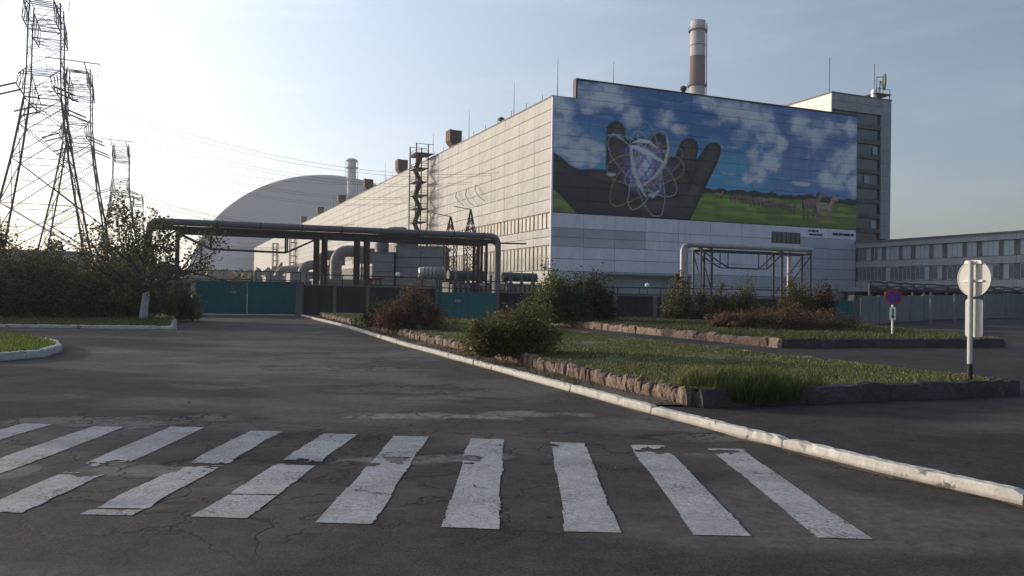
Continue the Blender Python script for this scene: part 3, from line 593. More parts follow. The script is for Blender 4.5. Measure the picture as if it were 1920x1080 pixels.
# ------------------------------------------------------------------ trees
def tree(name, label, base, trunk_h, h, spread, seed, nleaf, palette, lsize, r0=.16, white=0.0, group=None, lean=(0, 0), forks=5, depth=4, twigs=True, leafspread=.25):
    rg = np.random.RandomState(seed); t = thing(name, label, 'tree', base, group); tips = []; br = MB(); tr = MB()
    top = V(lean[0], lean[1], trunk_h)
    pts = [V(0, 0, -.1), V(lean[0] * .3, lean[1] * .3, trunk_h * .4), top]
    tr.path(pts, [r0 * 1.25, r0, r0 * .88], 10)
    tr_o = tr.build('trunk', 'trunkwhite' if white else 'bark', t, local=True)
    def grow(p, d, L_, r, lev):
        n = 4; q = [p]; dd = d.copy()
        for i in range(n):
            dd = dd + rg.normal(0, .16, 3); dd[2] += .05; dd /= np.linalg.norm(dd); q.append(q[-1] + dd * L_ / n)
        br.path(q, [r * (1 - .13 * i) for i in range(n + 1)], 6 if lev > 1 else 4, False)
        if lev == 0: tips.extend(q[1:]); return
        if lev <= 2: tips.extend(q[3:])
        for k in range(rg.randint(2, 4) if lev < depth else rg.randint(3, 5)):
            b = q[rg.randint(2, n + 1)]; nd = dd + unit(1, rg)[0] * .95; nd[2] += .1; nd /= np.linalg.norm(nd)
            grow(b, nd, L_ * rg.uniform(.55, .8), r * .52, lev - 1)
    for k in range(forks):
        a = 2 * math.pi * k / forks + rg.uniform(-.4, .4); el = rg.uniform(.15, .95)
        d = V(math.cos(a) * math.cos(el), math.sin(a) * math.cos(el), math.sin(el)); L_ = (spread * math.cos(el) + (h - trunk_h) * math.sin(el)) * .52
        grow(top - V(0, 0, rg.uniform(0, .25)), d, L_, r0 * .55, depth)
    br.build('branches', 'bark', t, local=True)
    T_ = np.array(tips); k = rg.randint(len(T_), size=nleaf); P = T_[k] + rg.normal(0, leafspread, (nleaf, 3))
    cols = pal(nleaf, palette, rg) * rg.uniform(.7, 1.25, len(T_))[k][:, None]
    vs, fs, cc = leaf_arrays(P, lsize, cols, rg); npmesh('crown', vs, fs, 'leaf', t, cc, local=True)
    return t
tree('tree', 'sparse spreading tree with whitewashed trunk behind the left kerb', (-20.3, 44.4, .1), 1.75, 4.3, 4.3, 77, 4200, [((.06, .07, .02), 4), ((.13, .12, .03), 2), ((.12, .05, .025), 1)], .17, r0=.20, white=1, lean=(.12, .1), forks=9, depth=3, leafspread=.2)
FART = [((.03, .042, .016), 4), ((.055, .06, .02), 2), ((.08, .06, .02), 1)]
for k, (x, y, h_, s_) in enumerate([(-66, 96, 7.5, 3.6), (-57, 100, 6.5, 3.2), (-50, 104, 7.0, 3.2), (-76, 110, 8, 4), (-45, 98, 6.0, 3.0), (-88, 124, 9, 4.5), (-95, 118, 9, 4.5)]):
    tree('tree', 'dark leafy tree behind the hedge under the pylons', (x, y, -.05), 1.6, h_, s_, 200 + k, 5200, FART, .42, r0=.16, group='trees under the pylons', forks=6, depth=2, leafspread=.55)
# trees out of view to the left whose long evening shade falls on the crossing's left side
for k, (x, y, h_, s_) in enumerate([(-34, 25.3, 5.2, 2.6), (-40, 27.8, 6.2, 2.8), (-49, 45, 8.0, 4), (-50, 50, 9.0, 4), (-52, 57, 9, 4)]):
    tree('tree', 'broad tree standing left of the island beyond the picture edge', (x, y, -.05), 1.6, h_, s_, 260 + k, 4500, FART, .40, r0=.18, group='trees left of the island', forks=6, depth=2, leafspread=.5)
# ================================================================== TURBINE HALL
hall = thing('turbine_hall', 'huge pale panelled turbine hall with a painted mural across its end wall', 'industrial hall', HO)
HL = 472.0; HW = 58.5; EZ = 30.9; PZT = 33.75
mb = MB(); mb.hbox(.12, HW - .1, .12, HL, -.5, EZ - .15); mb.build('wall', 'joint', hall)
mb = MB(); mb.hbox(3.75, HW - .02, .10, .62, EZ - .15, PZT - .1); mb.build('parapet', 'joint', hall)
mb = MB(); mb.hbox(-.14, HW, .02, HL, EZ - .14, EZ + .05); mb.build('roof', 'roofcap', hall)
mb = MB(); mb.hbox(3.62, HW + .03, -.22, .72, PZT - .1, PZT + .08); mb.hbox(3.60, 3.84, -.22, .72, EZ + .05, PZT - .1); mb.build('parapet_cap', 'steel', hall)
mb = MB(); mb.hbox(-.13, .14, -.14, .13, -.4, EZ - .16); mb.build('corner_trim', 'frontpanel', hall)
def plantmesh(name, su, sv, sz, m, bev=0):
    b_ = MB(); b_.obox(V(0, 0, 0), D2, D1, ZZ, su, sv, sz)
    me = bpy.data.meshes.new(name); me.from_pydata(b_.v, [], b_.f); me.update(); me.materials.append(MT[m]); return me
def place(name, me, parent, P, rotx=0):
    o = bpy.data.objects.new(name, me); COL.objects.link(o); o.parent = parent
    o.location = tuple(np.asarray(P) - origin(parent)); return o
rowsL = [(13.95 + i * 1.883, 13.95 + (i + 1) * 1.883) for i in range(9)] + [(9.15, 10.38), (10.38, 11.6)] + [(-.1, 1.75), (1.75, 3.6), (3.6, 5.45)]
pm = {}
rg = np.random.RandomState(3)
for c in range(21):
    for (z0, z1) in rowsL:
        h_ = round(z1 - z0 - .085, 3)
        if h_ not in pm: pm[h_] = plantmesh('wall_panel', .14, 5.93, h_, 'panel')
        place('wall_panel', pm[h_], hall, H(.05 + rg.uniform(-.012, .012), c * 6 + 3.15, (z0 + z1) / 2))
mb = MB()
for c in range(21, 78):
    for (z0, z1) in rowsL: mb.hbox(-.02 + rg.uniform(-.02, .02), .12, c * 6 + .19, c * 6 + 6.11, z0 + .045, z1 - .045)
o = mb.build('far_wall_panels', 'panel', hall, kind='stuff')
# ribbon windows
def win_me(z0, z1):
    f = MB(); g = MB(); hh = z1 - z0
    for k in range(5):
        f.obox(D1 * (-3 + k * 1.5) + D2 * -.02, D2, D1, ZZ, .16, .13 if 0 < k < 4 else .2, hh)
    for zz in (-hh / 2 + .06, hh / 2 - .06, .1 if hh > 3 else 9): 
        if abs(zz) < 8: f.obox(ZZ * zz, D2, D1, ZZ, .12, 6, .1)
    for k in range(4):
        tilt = .012 * ((k * 7) % 3 - 1)
        g.obox(D1 * (-2.25 + k * 1.5) + D2 * .02, D2 + D1 * tilt, D1 - D2 * tilt, ZZ, .04, 1.37, hh - .1)
    out = []
    for b_, m_ in ((f, 'mullion'), (g, 'glassl')):
        me = bpy.data.meshes.new('window'); me.from_pydata(b_.v, [], b_.f); me.update(); me.materials.append(MT[m_]); out.append(me)
    return out
bands = [(11.62, 13.9), (5.5, 9.1)]
bm_ = [win_me(*b) for b in bands]
far = MB(); farg = MB()
for c in range(78):
    for (z0, z1), (fm, gm_) in zip(bands, bm_):
        if c < 24:
            w = place('window', fm, hall, H(.04, c * 6 + 3.15, (z0 + z1) / 2)); g = bpy.data.objects.new('pane', gm_); COL.objects.link(g); g.parent = w
        else:
            for k in range(5): far.hbox(-.04, .1, c * 6 + .1 + k * 1.5, c * 6 + .24 + k * 1.5, z0, z1)
            farg.hbox(.03, .1, c * 6 + .15, c * 6 + 6.1, z0 + .05, z1 - .05)
far.build('far_window_frames', 'mullion', hall, kind='stuff'); farg.build('far_window_glass', 'glassl', hall, kind='stuff')
# ---- the mural, painted on the end wall's panels
HAND = [(-.3, 22.9), (1.6, 21.9), (3.0, 20.9), (4.5, 20.4), (6.7, 20.7), (8.9, 20.7), (8.9, 22.4), (8.9, 26.0), (9.0, 27.1), (9.7, 27.9), (10.7, 28.2), (11.6, 27.9), (12.1, 27.2), (12.2, 26.1), (12.5, 25.4), (13.5, 25.9), (15.1, 26.2), (16.4, 26.1), (17.1, 26.8), (18.2, 27.1), (19.2, 26.7), (19.5, 25.6), (19.7, 23.6), (21.1, 23.6), (21.6, 24.9), (22.2, 26.1), (23.2, 26.7), (24.3, 26.8), (25.2, 26.3), (25.5, 25.2), (25.1, 23.5), (26.0, 24.5), (26.9, 25.8), (27.7, 26.4), (28.9, 26.6), (29.7, 26.1), (29.8, 25.1), (29.2, 23.4), (28.1, 21.4), (27.0, 19.4), (26.1, 17.7), (25.1, 15.8), (24.1, 14.0), (23.4, 13.5), (4.6, 13.5), (3.1, 14.8), (1.4, 16.4), (-.3, 17.6)]
def sdpoly(poly, x, y):
    d = np.full(x.shape, 1e9); ins = np.zeros(x.shape, bool); n = len(poly)
    for i in range(n):
        x1, y1 = poly[i]; x2, y2 = poly[(i + 1) % n]; ex, ey = x2 - x1, y2 - y1
        t = np.clip(((x - x1) * ex + (y - y1) * ey) / (ex * ex + ey * ey + 1e-9), 0, 1)
        d = np.minimum(d, np.hypot(x - x1 - t * ex, y - y1 - t * ey))
        ins ^= ((y1 > y) != (y2 > y)) & (x < (x2 - x1) * (y - y1) / (y2 - y1 + 1e-12) + x1)
    return np.where(ins, -d, d)
CL = [(1.0, 30, 3.6, 2.6, .95), (1.5, 25.5, 3.6, 3.2, 1), (5.2, 23.2, 3.8, 2.8, .95), (6.4, 31.5, 4.2, 2.8, 1.0), (10.0, 31.6, 3.8, 2.6, .95), (13.0, 29.5, 2.6, 2.8, .6), (19.0, 29.2, 2.8, 1.8, .85), (21.5, 28.0, 2.2, 1.3, .8), (27.5, 33.0, 3.6, 2.2, 1.0), (31.5, 31.8, 4.2, 2.6, 1), (28, 29.6, 3.2, 1.1, .6),
      (36.5, 31.3, 4.4, 3.2, 1), (39.2, 29.0, 3.2, 2.8, 1), (34, 27.8, 3.2, 2.0, .7), (36.3, 24.6, 1.8, 3.4, .72), (41.5, 27.8, 1.8, 1.8, 1.05), (40.0, 24.4, 3.0, 2.3, 1.1), (46.0, 30.8, 3.4, 3.0, 1), (49.4, 29.4, 3.4, 3.2, 1), (53, 31.0, 3.0, 2.0, .85), (56.4, 31.3, 3.0, 1.5, .85), (55.4, 24.8, 3.6, 3.2, 1.15), (57.8, 27.2, 2.2, 2.2, 1), (53.5, 22.0, 4.2, 2.0, 1.05), (58, 22, 2.4, 3.4, 1),
      (36.5, 21.2, 2.8, 1.1, .85), (38.2, 22.4, 1.6, 1.1, .85), (46.3, 21.2, 3.4, .55, .7), (42, 21.8, 2.6, .6, .65), (28.8, 24.4, 2.6, .4, .5), (31.0, 21.6, 2.4, .5, .5), (31.5, 26.0, 3.0, .5, .55)]
def mural(s, z):
    n1 = fbm(s * .35, z * .55, 5, 2); n2 = fbm(s * .9, z * 1.1, 4, 9); n3 = fbm(s * .25, z * 2.2, 4, 17)
    def C3(c): return np.array(c)[None, :] * np.ones((len(s), 1))
    def lerp(a, b, t): return a + (b - a) * np.clip(t, 0, 1)[:, None]
    col = lerp(C3((.11, .35, .55)), C3((.055, .17, .40)), sst(21, 30, z + (n1 - .5) * 5))
    col = lerp(col, C3((.16, .21, .42)), sst(36, 43, s) * .75)
    den = np.zeros_like(s)
    for (cx, cz, a, b, w) in CL:
        r = ((s - cx) / a) ** 2 + ((z - cz) / b) ** 2; den = np.maximum(den, w * np.exp(-r * 1.1))
    den = den + (n1 - .5) * .8 + (n2 - .5) * .30 + .04
    cl = lerp(C3((.27, .33, .50)), C3((.60, .63, .70)), sst(.45, .95, den + (n2 - .5) * .45 + (n1 - .5) * .3))
    col = lerp(col, cl, sst(.30, .62, den)); col = lerp(col, C3((.34, .42, .52)), (sst(.60, .72, n3)) * .35)
    # far trees, meadow
    hz = 19.15 + (fbm(s * .6, s * 0, 3, 4) - .5) * .9
    col = lerp(col, C3((.035, .042, .03)), sst(.05, -.05, z - hz))
    gz = 18.35 - np.clip(s - 46, 0, 20) * .02 + (fbm(s * .8, s * 0, 2, 8) - .5) * .35
    gcol = lerp(C3((.235, .31, .06)), C3((.13, .185, .045)), sst(.35, .65, fbm(s * .25, z * 1.6, 5, 31))); gcol = lerp(gcol, C3((.09, .11, .035)), sst(16, 14, z) * .4)
    col = lerp(col, gcol, sst(.06, -.06, z - gz))
    # herd: many small bodies, then the two large horses
    rgm = np.random.RandomState(8)
    def ell(cx, cz, a, b, th=0.0):
        c_, s_ = math.cos(th), math.sin(th); x = s - cx; y = z - cz; return np.sqrt(((x * c_ + y * s_) / a) ** 2 + ((-x * s_ + y * c_) / b) ** 2)
    def put(m_, c): 
        nonlocal col; col = lerp(col, C3(c), m_)
    for k in range(20):
        cx = 32 + rgm.uniform(0, 12.5) if k else 29.4; cz = 17.9 - (cx - 32) * .065 + rgm.uniform(-.25, .3); v = rgm.uniform(.6, 1.3)
        c = (.24 * v, .16 * v, .13 * v)
        put(sst(1.15, .9, ell(cx, cz, .72, .30)), c); put(sst(1.2, .8, ell(cx + .75, cz + .38, .32, .16, .8)), c)
        for dx in (-.45, -.2, .3, .5): put(sst(.10, .05, np.abs(s - cx - dx - (cz - z) * .2)) * (z < cz) * (z > cz - .75), (.10, .07, .06))
    for (cx, cz, v, nk) in ((48.4, 17.9, .72, .95), (51.2, 17.4, 1.1, .85)):
        c = (.34 * v, .24 * v, .18 * v); dk = (.07, .045, .04)
        for dx, sl in ((-1.25, -.12), (-.85, .1), (.75, -.1), (1.15, .16)):
            put(sst(.30, .16, np.abs(s - cx - dx - (cz - z) * sl)) * (z < cz) * (z > cz - 2.6), tuple(q * .6 for q in c))
        put(sst(1.08, .95, ell(cx, cz, 1.8, .86)), c); put(sst(1.08, .92, ell(cx + 1.6, cz + 1.0, 1.25, .58, 1.0)), c)
        put(sst(1.1, .9, ell(cx + 2.45, cz + 1.7, .85, .34, -.45)), c); put(sst(1.1, .9, ell(cx + 1.35, cz + 1.35, .95, .2, 1.05)), dk)
        put(sst(1.1, .8, ell(cx - 1.75, cz - .4, .2, .9, .1)), dk); put(sst(1.15, .7, ell(cx, cz - .45, 1.3, .3)), tuple(q * .65 for q in c))
    # dark hand
    sd_ = sdpoly(HAND, s, z)
    sh = fbm(s * .35, z * .6, 4, 22)
    hc = lerp(C3((.055, .046, .056)), C3((.13, .105, .105)), sst(.3, .75, sh) * .55 + sst(18, 25, z) * .25)
    hc = lerp(hc, C3((.035, .032, .05)), sst(14, 4, s) * sst(20.5, 16, z) * .85)
    def seg(ax, az, bx, bz):
        ex, ey = bx - ax, bz - az; t = np.clip(((s - ax) * ex + (z - az) * ey) / (ex * ex + ey * ey), 0, 1); return np.hypot(s - ax - t * ex, z - az - t * ey), t
    for (ax, az, bx, bz, w_) in ((10.5, 27.0, 10.6, 22.0, 1.5), (15.0, 25.4, 15.3, 22, 1.6), (18.2, 26.2, 18.3, 22.6, 1.1), (23.6, 25.8, 22.4, 20.6, 1.6), (28.6, 25.6, 25.0, 18.6, 1.5)):      # lit backs of the fingers
        d_, t_ = seg(ax, az, bx, bz); hc = lerp(hc, C3((.165, .135, .13)), sst(w_, .05, d_ + .9 * (n2 - .5) + .35 * t_) * .6)
    for (cx, cz, a_, b__, th) in ((17.5, 15.9, 6.0, 1.2, .12), (24.0, 18.2, 1.6, 3.2, -.5), (8.6, 19.6, 3.4, .7, -.05), (14.5, 18.0, 3.0, .8, -.2)): hc = lerp(hc, C3((.175, .145, .14)), sst(1.1, .2, ell(cx, cz, a_, b__, th)) * .7)
    for (ax, az, bx, bz) in ((21, 23.4, 25.3, 19.5), (26, 24, 23.5, 18.5), (12.4, 25.2, 13, 21), (19.6, 24, 19.8, 20.5), (9, 20.6, 14, 17), (14, 16.2, 22, 17.6)):
        d_, t_ = seg(ax, az, bx, bz); hc = lerp(hc, C3((.03, .028, .035)), sst(.5, .05, d_) * .8)
    hc = lerp(hc * .62, C3((.015, .015, .022)), sst(.9, .05, np.abs(sd_)) * .85)
    col = lerp(col, hc, sst(.08, -.08, sd_))
    # ball of light with rings
    e = ell(15.8, 21.9, 4.4, 3.9); put(sst(1.25, .45, e + (n2 - .5) * .7) * .8, (.13, .14, .36))
    put(sst(1.25, .5, ell(15.6, 22.0, 1.7, 2.3)), (.62, .64, .72))
    rr = np.random.RandomState(14); wob1 = fbm(s * .45, z * .45, 2, 71) - .5; wob2 = fbm(s * .45, z * .45, 2, 83) - .5
    def ring(cx, cz, a, b, th, w, c, a0=0, a1=6.3):
        c_, s_ = math.cos(th), math.sin(th); x = s - cx; y = z - cz; X = (x * c_ + y * s_) / a; Y = (-x * s_ + y * c_) / b
        X = X + wob1 * .12; Y = Y + wob2 * .14
        r = np.sqrt(X * X + Y * Y); an = np.mod(np.arctan2(Y, X), 2 * math.pi); gx = np.sqrt((X / a) ** 2 + (Y / b) ** 2) / (r + 1e-6)
        put(sst(w, w * .45, np.abs(r - 1) / (gx + 1e-6)) * ((an > a0) & (an < a1)), c)
    for k in range(9): ring(15.8 + rr.uniform(-.6, .6), 21.6 + rr.uniform(-.6, .6), rr.uniform(3.4, 4.6), rr.uniform(.7, 2.8), rr.uniform(0, 3.14), .10, [(.20, .22, .52), (.34, .36, .55), (.16, .15, .44)][k % 3])
    ring(15.2, 21.7, 7.0, 2.8, -.55, .10, (.38, .37, .38)); ring(16.2, 21.2, 6.8, 2.2, 1.15, .10, (.38, .34, .30)); ring(16.2, 20.6, 6.8, 2.4, -1.25, .11, (.36, .35, .38))
    ring(16.0, 21.4, 6.9, 2.6, .12, .11, (.36, .24, .14)); ring(14.8, 20.4, 6.6, 2.6, .75, .12, (.30, .19, .10)); ring(16.5, 23.2, 5.6, 1.9, 1.75, .12, (.36, .34, .36)); ring(18.3, 22.4, 4.6, 2.2, .5, .11, (.34, .16, .10))
    def ribbon(pts, w0, w1, c):
        for i in range(len(pts) - 1):
            d_, t_ = seg(*pts[i], *pts[i + 1]); f = (i + t_) / (len(pts) - 1); w = w0 + (w1 - w0) * np.sin(np.clip(f, 0, 1) * math.pi)
            put(sst(w, w * .6, d_ + (n2 - .5) * .15), c)
    wh = (.66, .66, .68)
    ribbon([(12.9, 24.6), (14.2, 24.5), (16.0, 23.9), (17.6, 23.2), (19.2, 22.6)], .12, .50, wh); ribbon([(13.4, 25.2), (14.8, 25.6), (16.4, 25.5), (17.8, 24.7)], .08, .34, wh)
    ribbon([(13.2, 24.6), (13.4, 22.6), (13.9, 20.6), (14.8, 18.8), (16.0, 17.0)], .12, .46, (.55, .55, .57)); ribbon([(19.6, 26.6), (19.9, 24.8), (19.3, 22.6), (17.6, 20.4), (15.2, 18.6)], .08, .34, (.56, .53, .47))
    ribbon([(16.2, 17.4), (17.2, 17.3), (18.3, 18.2)], .1, .34, (.52, .53, .56)); ribbon([(9.2, 25.9), (10.2, 26.2), (11.6, 25.6), (12.9, 24.7)], .10, .2, (.46, .44, .44))
    put(sst(1.1, .7, ell(9.8, 20.1, .9, .28)), (.50, .50, .48))
    grime = fbm(s * 1.2, z * .18, 4, 55); col = col * (0.86 + .24 * grime)[:, None]
    return np.clip(col * 1.2, .01, .8)
def mural_panel(s0, s1, z0, z1):
    n = max(2, int((s1 - s0) / .14)); k = max(2, int((z1 - z0) / .14))
    A, B = np.meshgrid(np.linspace(s0, s1, n), np.linspace(z0, z1, k)); a = A.ravel(); b = B.ravel()
    P = HO + np.outer(a, D2) + np.outer(b, ZZ) + D1 * (-.09 + .012 * (hsh(s0, z0, 3) - .5)); N = n * k
    I = np.arange(N).reshape(k, n); fs = np.stack([I[:-1, :-1], I[:-1, 1:], I[1:, 1:], I[1:, :-1]], -1).reshape(-1, 4)
    rim = np.concatenate([I[0, :], I[1:, -1], I[-1, -2::-1], I[-2:0:-1, 0]]); m_ = len(rim); bk = P[rim] + D1 * .17
    fs2 = np.array([(rim[i], N + i, N + (i + 1) % m_, rim[(i + 1) % m_]) for i in range(m_)]); c = mural(a, b)
    return npmesh('mural_panel', np.concatenate([P, bk]), np.concatenate([fs, fs2]), 'mural', hall, np.concatenate([c, c[rim] * .5]))
ce = [0.15, 6, 12, 18, 24, 30, 36, 42, 48, 54, 58.5]
for i in range(10):
    for j in range(9):
        mural_panel(ce[i] + .005, ce[i + 1] - .005, 13.93 + j * 1.878, 13.93 + (j + 1) * 1.878 - .012)
    for z0, z1 in ((30.835, 32.225), (32.235, 33.62)):
        s0 = ce[i] if i else 3.86
        mural_panel(s0 + .02, ce[i + 1] - .02, z0, z1)
def fpanel(s0, s1, z0, z1, m, nm='end_wall_panel'):
    b_ = MB(); b_.hbox(s0 + .03, s1 - .03, -.06, .11, z0 + .035, z1 - .035); return b_.build(nm, m, hall)
lz = [13.88, 11.7, 10.35, 9.0, 7.2, 5.4, 3.6, 1.8, 0]; ls = [.15, 5.3, 10.6, 16, 22, 28, 34, 40.2, 46.2]
for i in range(8):
    for j in range(8):
        if i == 7 and j == 0:
            fpanel(ls[i], ls[i + 1], 12.85, lz[0], 'frontpanel'); continue
        if i == 7 and j == 1:
            fpanel(ls[i], ls[i + 1], lz[2], 11.0, 'frontpanel'); continue
        m = 'greypanel' if ((i < 3 and j in (1, 2)) or j >= 5) else 'frontpanel'; fpanel(ls[i], ls[i + 1], lz[j + 1], lz[j], m)
rz_ = np.linspace(13.88, 0, 9)
for i, (a, b) in enumerate(((46.2, 52.3), (52.3, 58.5))):
    for j in range(8): fpanel(a, b, rz_[j + 1], rz_[j], 'greypanel' if j else 'frontpanel')
lv = MB(); lv.hbox(40.25, 46.15, -.02, .10, 11.03, 12.8); lo = lv.build('louvre', 'darkglass', hall)
for k in range(7):
    b_ = MB(); b_.hbox(40.3 + k * .97, 40.36 + k * .97, -.09, -.02, 11.05, 12.78); b_.build('louvre_bar', 'steel', lo)
# small caption lines on pale strips below the mural
for s0, s1, z, ws in ((47.9, 50.0, 13.32, (.5, .9, .45)), (48.1, 51.0, 12.72, (.8, .55, 1.2)), (53.2, 58.0, 13.0, (1.2, .9, 1.5, .7))):
    b_ = MB(); x = s0; h_ = .30 if s1 < 52 else .42
    for w in ws:
        b_.hbox(x, x + w, -.13, -.09, z - h_ / 2, z + h_ / 2); x += w + .16
    b_.build('caption_lettering', 'black', hall)
b_ = MB(); b_.hbox(8, 24, -1.6, -.1, 4.9, 5.15); b_.hbox(9.5, 9.8, -1.5, -1.2, 0, 4.9); b_.hbox(23.0, 23.3, -1.5, -1.2, 0, 4.9); b_.build('loading_canopy', 'roofcap', hall)
b_ = MB(); b_.hbox(10, 22.5, -.12, -.07, 0, 4.6); b_.build('loading_door', 'fascia', hall)
# roof vents, masts and small posts along the eave
for (v, w, h_) in ((46, 2.6, 3.4), (86, 2.6, 3.5), (123, 2.6, 3.4), (163, 2.5, 3.2), (205, 2.5, 3.2), (248, 2.5, 3.2)):
    b_ = MB(); b_.hbox(.3, 2.0, v, v + w, EZ, EZ + h_); b_.add([H(-.5, v - .1, EZ + 1.2), H(-.5, v + w + .1, EZ + 1.2), H(-.5, v + w + .1, EZ + h_ + .1), H(-.5, v - .1, EZ + h_ + .1), H(.35, v, EZ + .2), H(.35, v + w, EZ + .2), H(.35, v + w, EZ + h_), H(.35, v, EZ + h_)], [(0, 1, 2, 3), (4, 7, 6, 5), (0, 4, 5, 1), (3, 2, 6, 7), (0, 3, 7, 4), (1, 5, 6, 2)])
    b_.build('roof_vent', 'brownbox', hall)
for (u, v, z0, z1) in ((1.2, 1.0, EZ, 37.0), (10.6, 1.0, EZ, 37.4), (1, 17, EZ, 36.9), (1, 39, EZ, 36.8), (1, 62, EZ, 36.6), (1, 80, EZ, 36), (1, 105, EZ, 36.4), (1, 140, EZ, 36.2), (1, 180, EZ, 36.2)):
    b_ = MB(); b_.path([H(u, v, z0), H(u, v, (z0 + z1) / 2), H(u, v, z1)], [.07, .05, .025], 6); b_.build('lightning_rod', 'galv', hall)
for k in range(26):
    b_ = MB(); v = 4 + k * 6; b_.path([H(.15, v, EZ), H(.15, v, EZ + 1.0)], .05, 5); b_.build('roof_post', 'galv', hall)
for (u, v, s_) in ((23.4, 1.2, 1.0), (1.2, 23, 1.0)):
    b_ = MB(); zb = (PZT if u > 5 else EZ); b_.lathe(H(u, v, zb - .2), [(.3, 0), (.3, 1.0), (.52, 1.05), (.55, 1.5), (0, 1.75)], 12); b_.build('roof_fan', 'steel', hall)
# fire stair against the long wall
st = thing('fire_stair', 'dark rusty steel fire stair tower rising up the long pale wall', 'fire stair', H(-2.4, 61, 0)); sv0, sv1 = 58.6, 63.6; su0, su1 = -3.7, -1.1
for (u, v) in ((su0, sv0), (su0, sv1), (su1, sv0), (su1, sv1)):
    b_ = MB(); b_.beam(H(u, v, 0), H(u, v, EZ + 2.6), .22); b_.build('post', 'rust', st)
for k in range(11):
    z = 2.6 + k * 2.85; b_ = MB(); b_.hbox(su0, su1, sv0, sv1, z, z + .14); b_.build('landing', 'rust', st)
    b_ = MB()
    for zz in (.55, 1.05):
        b_.beam(H(su0, sv0, z + zz), H(su0, sv1, z + zz), .07); b_.beam(H(su1, sv0, z + zz), H(su0, sv0, z + zz), .07); b_.beam(H(su1, sv1, z + zz), H(su0, sv1, z + zz), .07)
    b_.build('handrail', 'rust', st)
    b_ = MB(); a, c = (sv0 + .5, sv1 - .5) if k % 2 else (sv1 - .5, sv0 + .5); b_.beam(H(-2.6, a, z - 2.7), H(-2.6, c, z), 1.0, .16); b_.build('flight', 'rust', st)
b_ = MB(); b_.hbox(su0, .1, sv0, sv1, EZ + .5, EZ + .65); b_.beam(H(su0, sv0, EZ + 2.5), H(su1 + 1.2, sv0, EZ + 2.5), .1); b_.beam(H(su0, sv1, EZ + 2.5), H(su1 + 1.2, sv1, EZ + 2.5), .1); b_.build('roof_bridge', 'rust', st)
for v0 in (262, 330):
    st2 = thing('fire_stair', 'pale ladder tower on the far end of the long wall, %s' % ('nearer of two' if v0 == 262 else 'farther of two'), 'fire stair', H(-2, v0, 0))
    for (u, v) in ((-2.6, v0), (-2.6, v0 + 5), (-.6, v0), (-.6, v0 + 5)):
        b_ = MB(); b_.beam(H(u, v, 0), H(u, v, 27), .3); b_.build('post', 'rust', st2)
    for k in range(9):
        b_ = MB(); b_.hbox(-2.6, -.4, v0, v0 + 5, 2.5 + k * 3, 2.75 + k * 3); b_.build('landing', 'rust', st2)
# ------------------------------------------------------------------ tall service block behind the mural wall
tw = thing('service_tower', 'tall grey tower block with dark loggias rising right of the mural wall', 'tower block', H(58.5, 6, 0))
TU0, TU1, TV0, TV1, TZ = 58.62, 73.2, 6.0, 80.0, 39.4
b_ = MB(); b_.hbox(TU0 + .15, TU1 - .1, TV0 + .6, TV1, 0, TZ - .2); b_.build('core', 'joint', tw)
b_ = MB(); b_.hbox(TU0 - .1, TU1 + .1, TV0 - .05, TV1, TZ - .2, TZ + .05); b_.build('roof', 'roofcap', tw)
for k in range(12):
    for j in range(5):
        b_ = MB(); b_.hbox(TU0 - .03, TU0 + .15, TV0 + .05 + k * 6, TV0 + 5.98 + k * 6, TZ - .25 - (j + 1) * 1.8, TZ - .30 - j * 1.8); b_.build('side_panel', 'white', tw)  # white here puts the brightness of the sunlit side into the colour
for a, b in ((TU0, 64.6), (64.65, 70.7)):
    for z0, z1 in ((37.9, 39.15), (36.3, 37.85)):
        b_ = MB(); b_.hbox(a + .02, b, TV0 - .02, TV0 + .6, z0, z1); b_.build('front_panel', 'fascia', tw)
for j in range(11):
    b_ = MB(); b_.hbox(70.75, TU1, TV0 - .02, TV0 + .6, 39.15 - (j + 1) * 2.36 + .05, 39.15 - j * 2.36); b_.build('pier_panel', 'fascia', tw)
rgt = np.random.RandomState(6)
for j in range(9):
    zt = 36.2 - j * 2.75
    b_ = MB(); b_.hbox(TU0, 70.7, TV0 + .45, TV0 + .62, zt - 2.7, zt); w = b_.build('loggia_window', 'darkglass', tw)
    b_ = MB(); b_.hbox(TU0, 70.7, TV0 + .05, TV0 + .5, zt - 2.75, zt - 1.95); b_.build('spandrel', 'dconcrete', tw)
    for k in range(3):
        b_ = MB(); b_.hbox(TU0 + .2 + k * 5.9, TU0 + .34 + k * 5.9, TV0 + .3, TV0 + .46, zt - 1.95, zt); b_.build('mullion', 'steel', w)
    if j in (2, 4, 7):
        x = 66.3 + rgt.uniform(-.5, 3); b_ = MB(); b_.hbox(x, x + 1.2, TV0 + .25, TV0 + .4, zt - 1.8, zt - .4); b_.build('pale_pane', 'curtain', w)
b_ = MB(); b_.path([H(59.0, 7, TZ), H(59, 7, TZ + 6.5)], .06, 6); b_.build('lightning_rod', 'galv', tw)
b_ = MB(); b_.path([H(71, 8, TZ), H(71, 8, TZ + 7)], .06, 6); b_.build('lightning_rod', 'galv', tw)
b_ = MB(); b_.hbox(69.8, 73.6, 6.4, 9, TZ + 1.0, TZ + 1.18)
for u, v in ((70, 6.6), (73.4, 6.6), (70, 8.8), (73.4, 8.8)): b_.beam(H(u, v, TZ), H(u, v, TZ + 1.0), .14)
for u, v in ((70, 6.6), (71.7, 6.6), (73.4, 6.6)): b_.beam(H(u, v, TZ + 1.1), H(u, v, TZ + 2.1), .08)
b_.beam(H(70, 6.6, TZ + 2.1), H(73.5, 6.6, TZ + 2.1), .08); b_.build('antenna_platform', 'rust', tw)
dish = thing('dish_antenna', 'round dish antenna on a platform at the top of the tower', 'antenna', H(72, 7.6, TZ + 1.18))
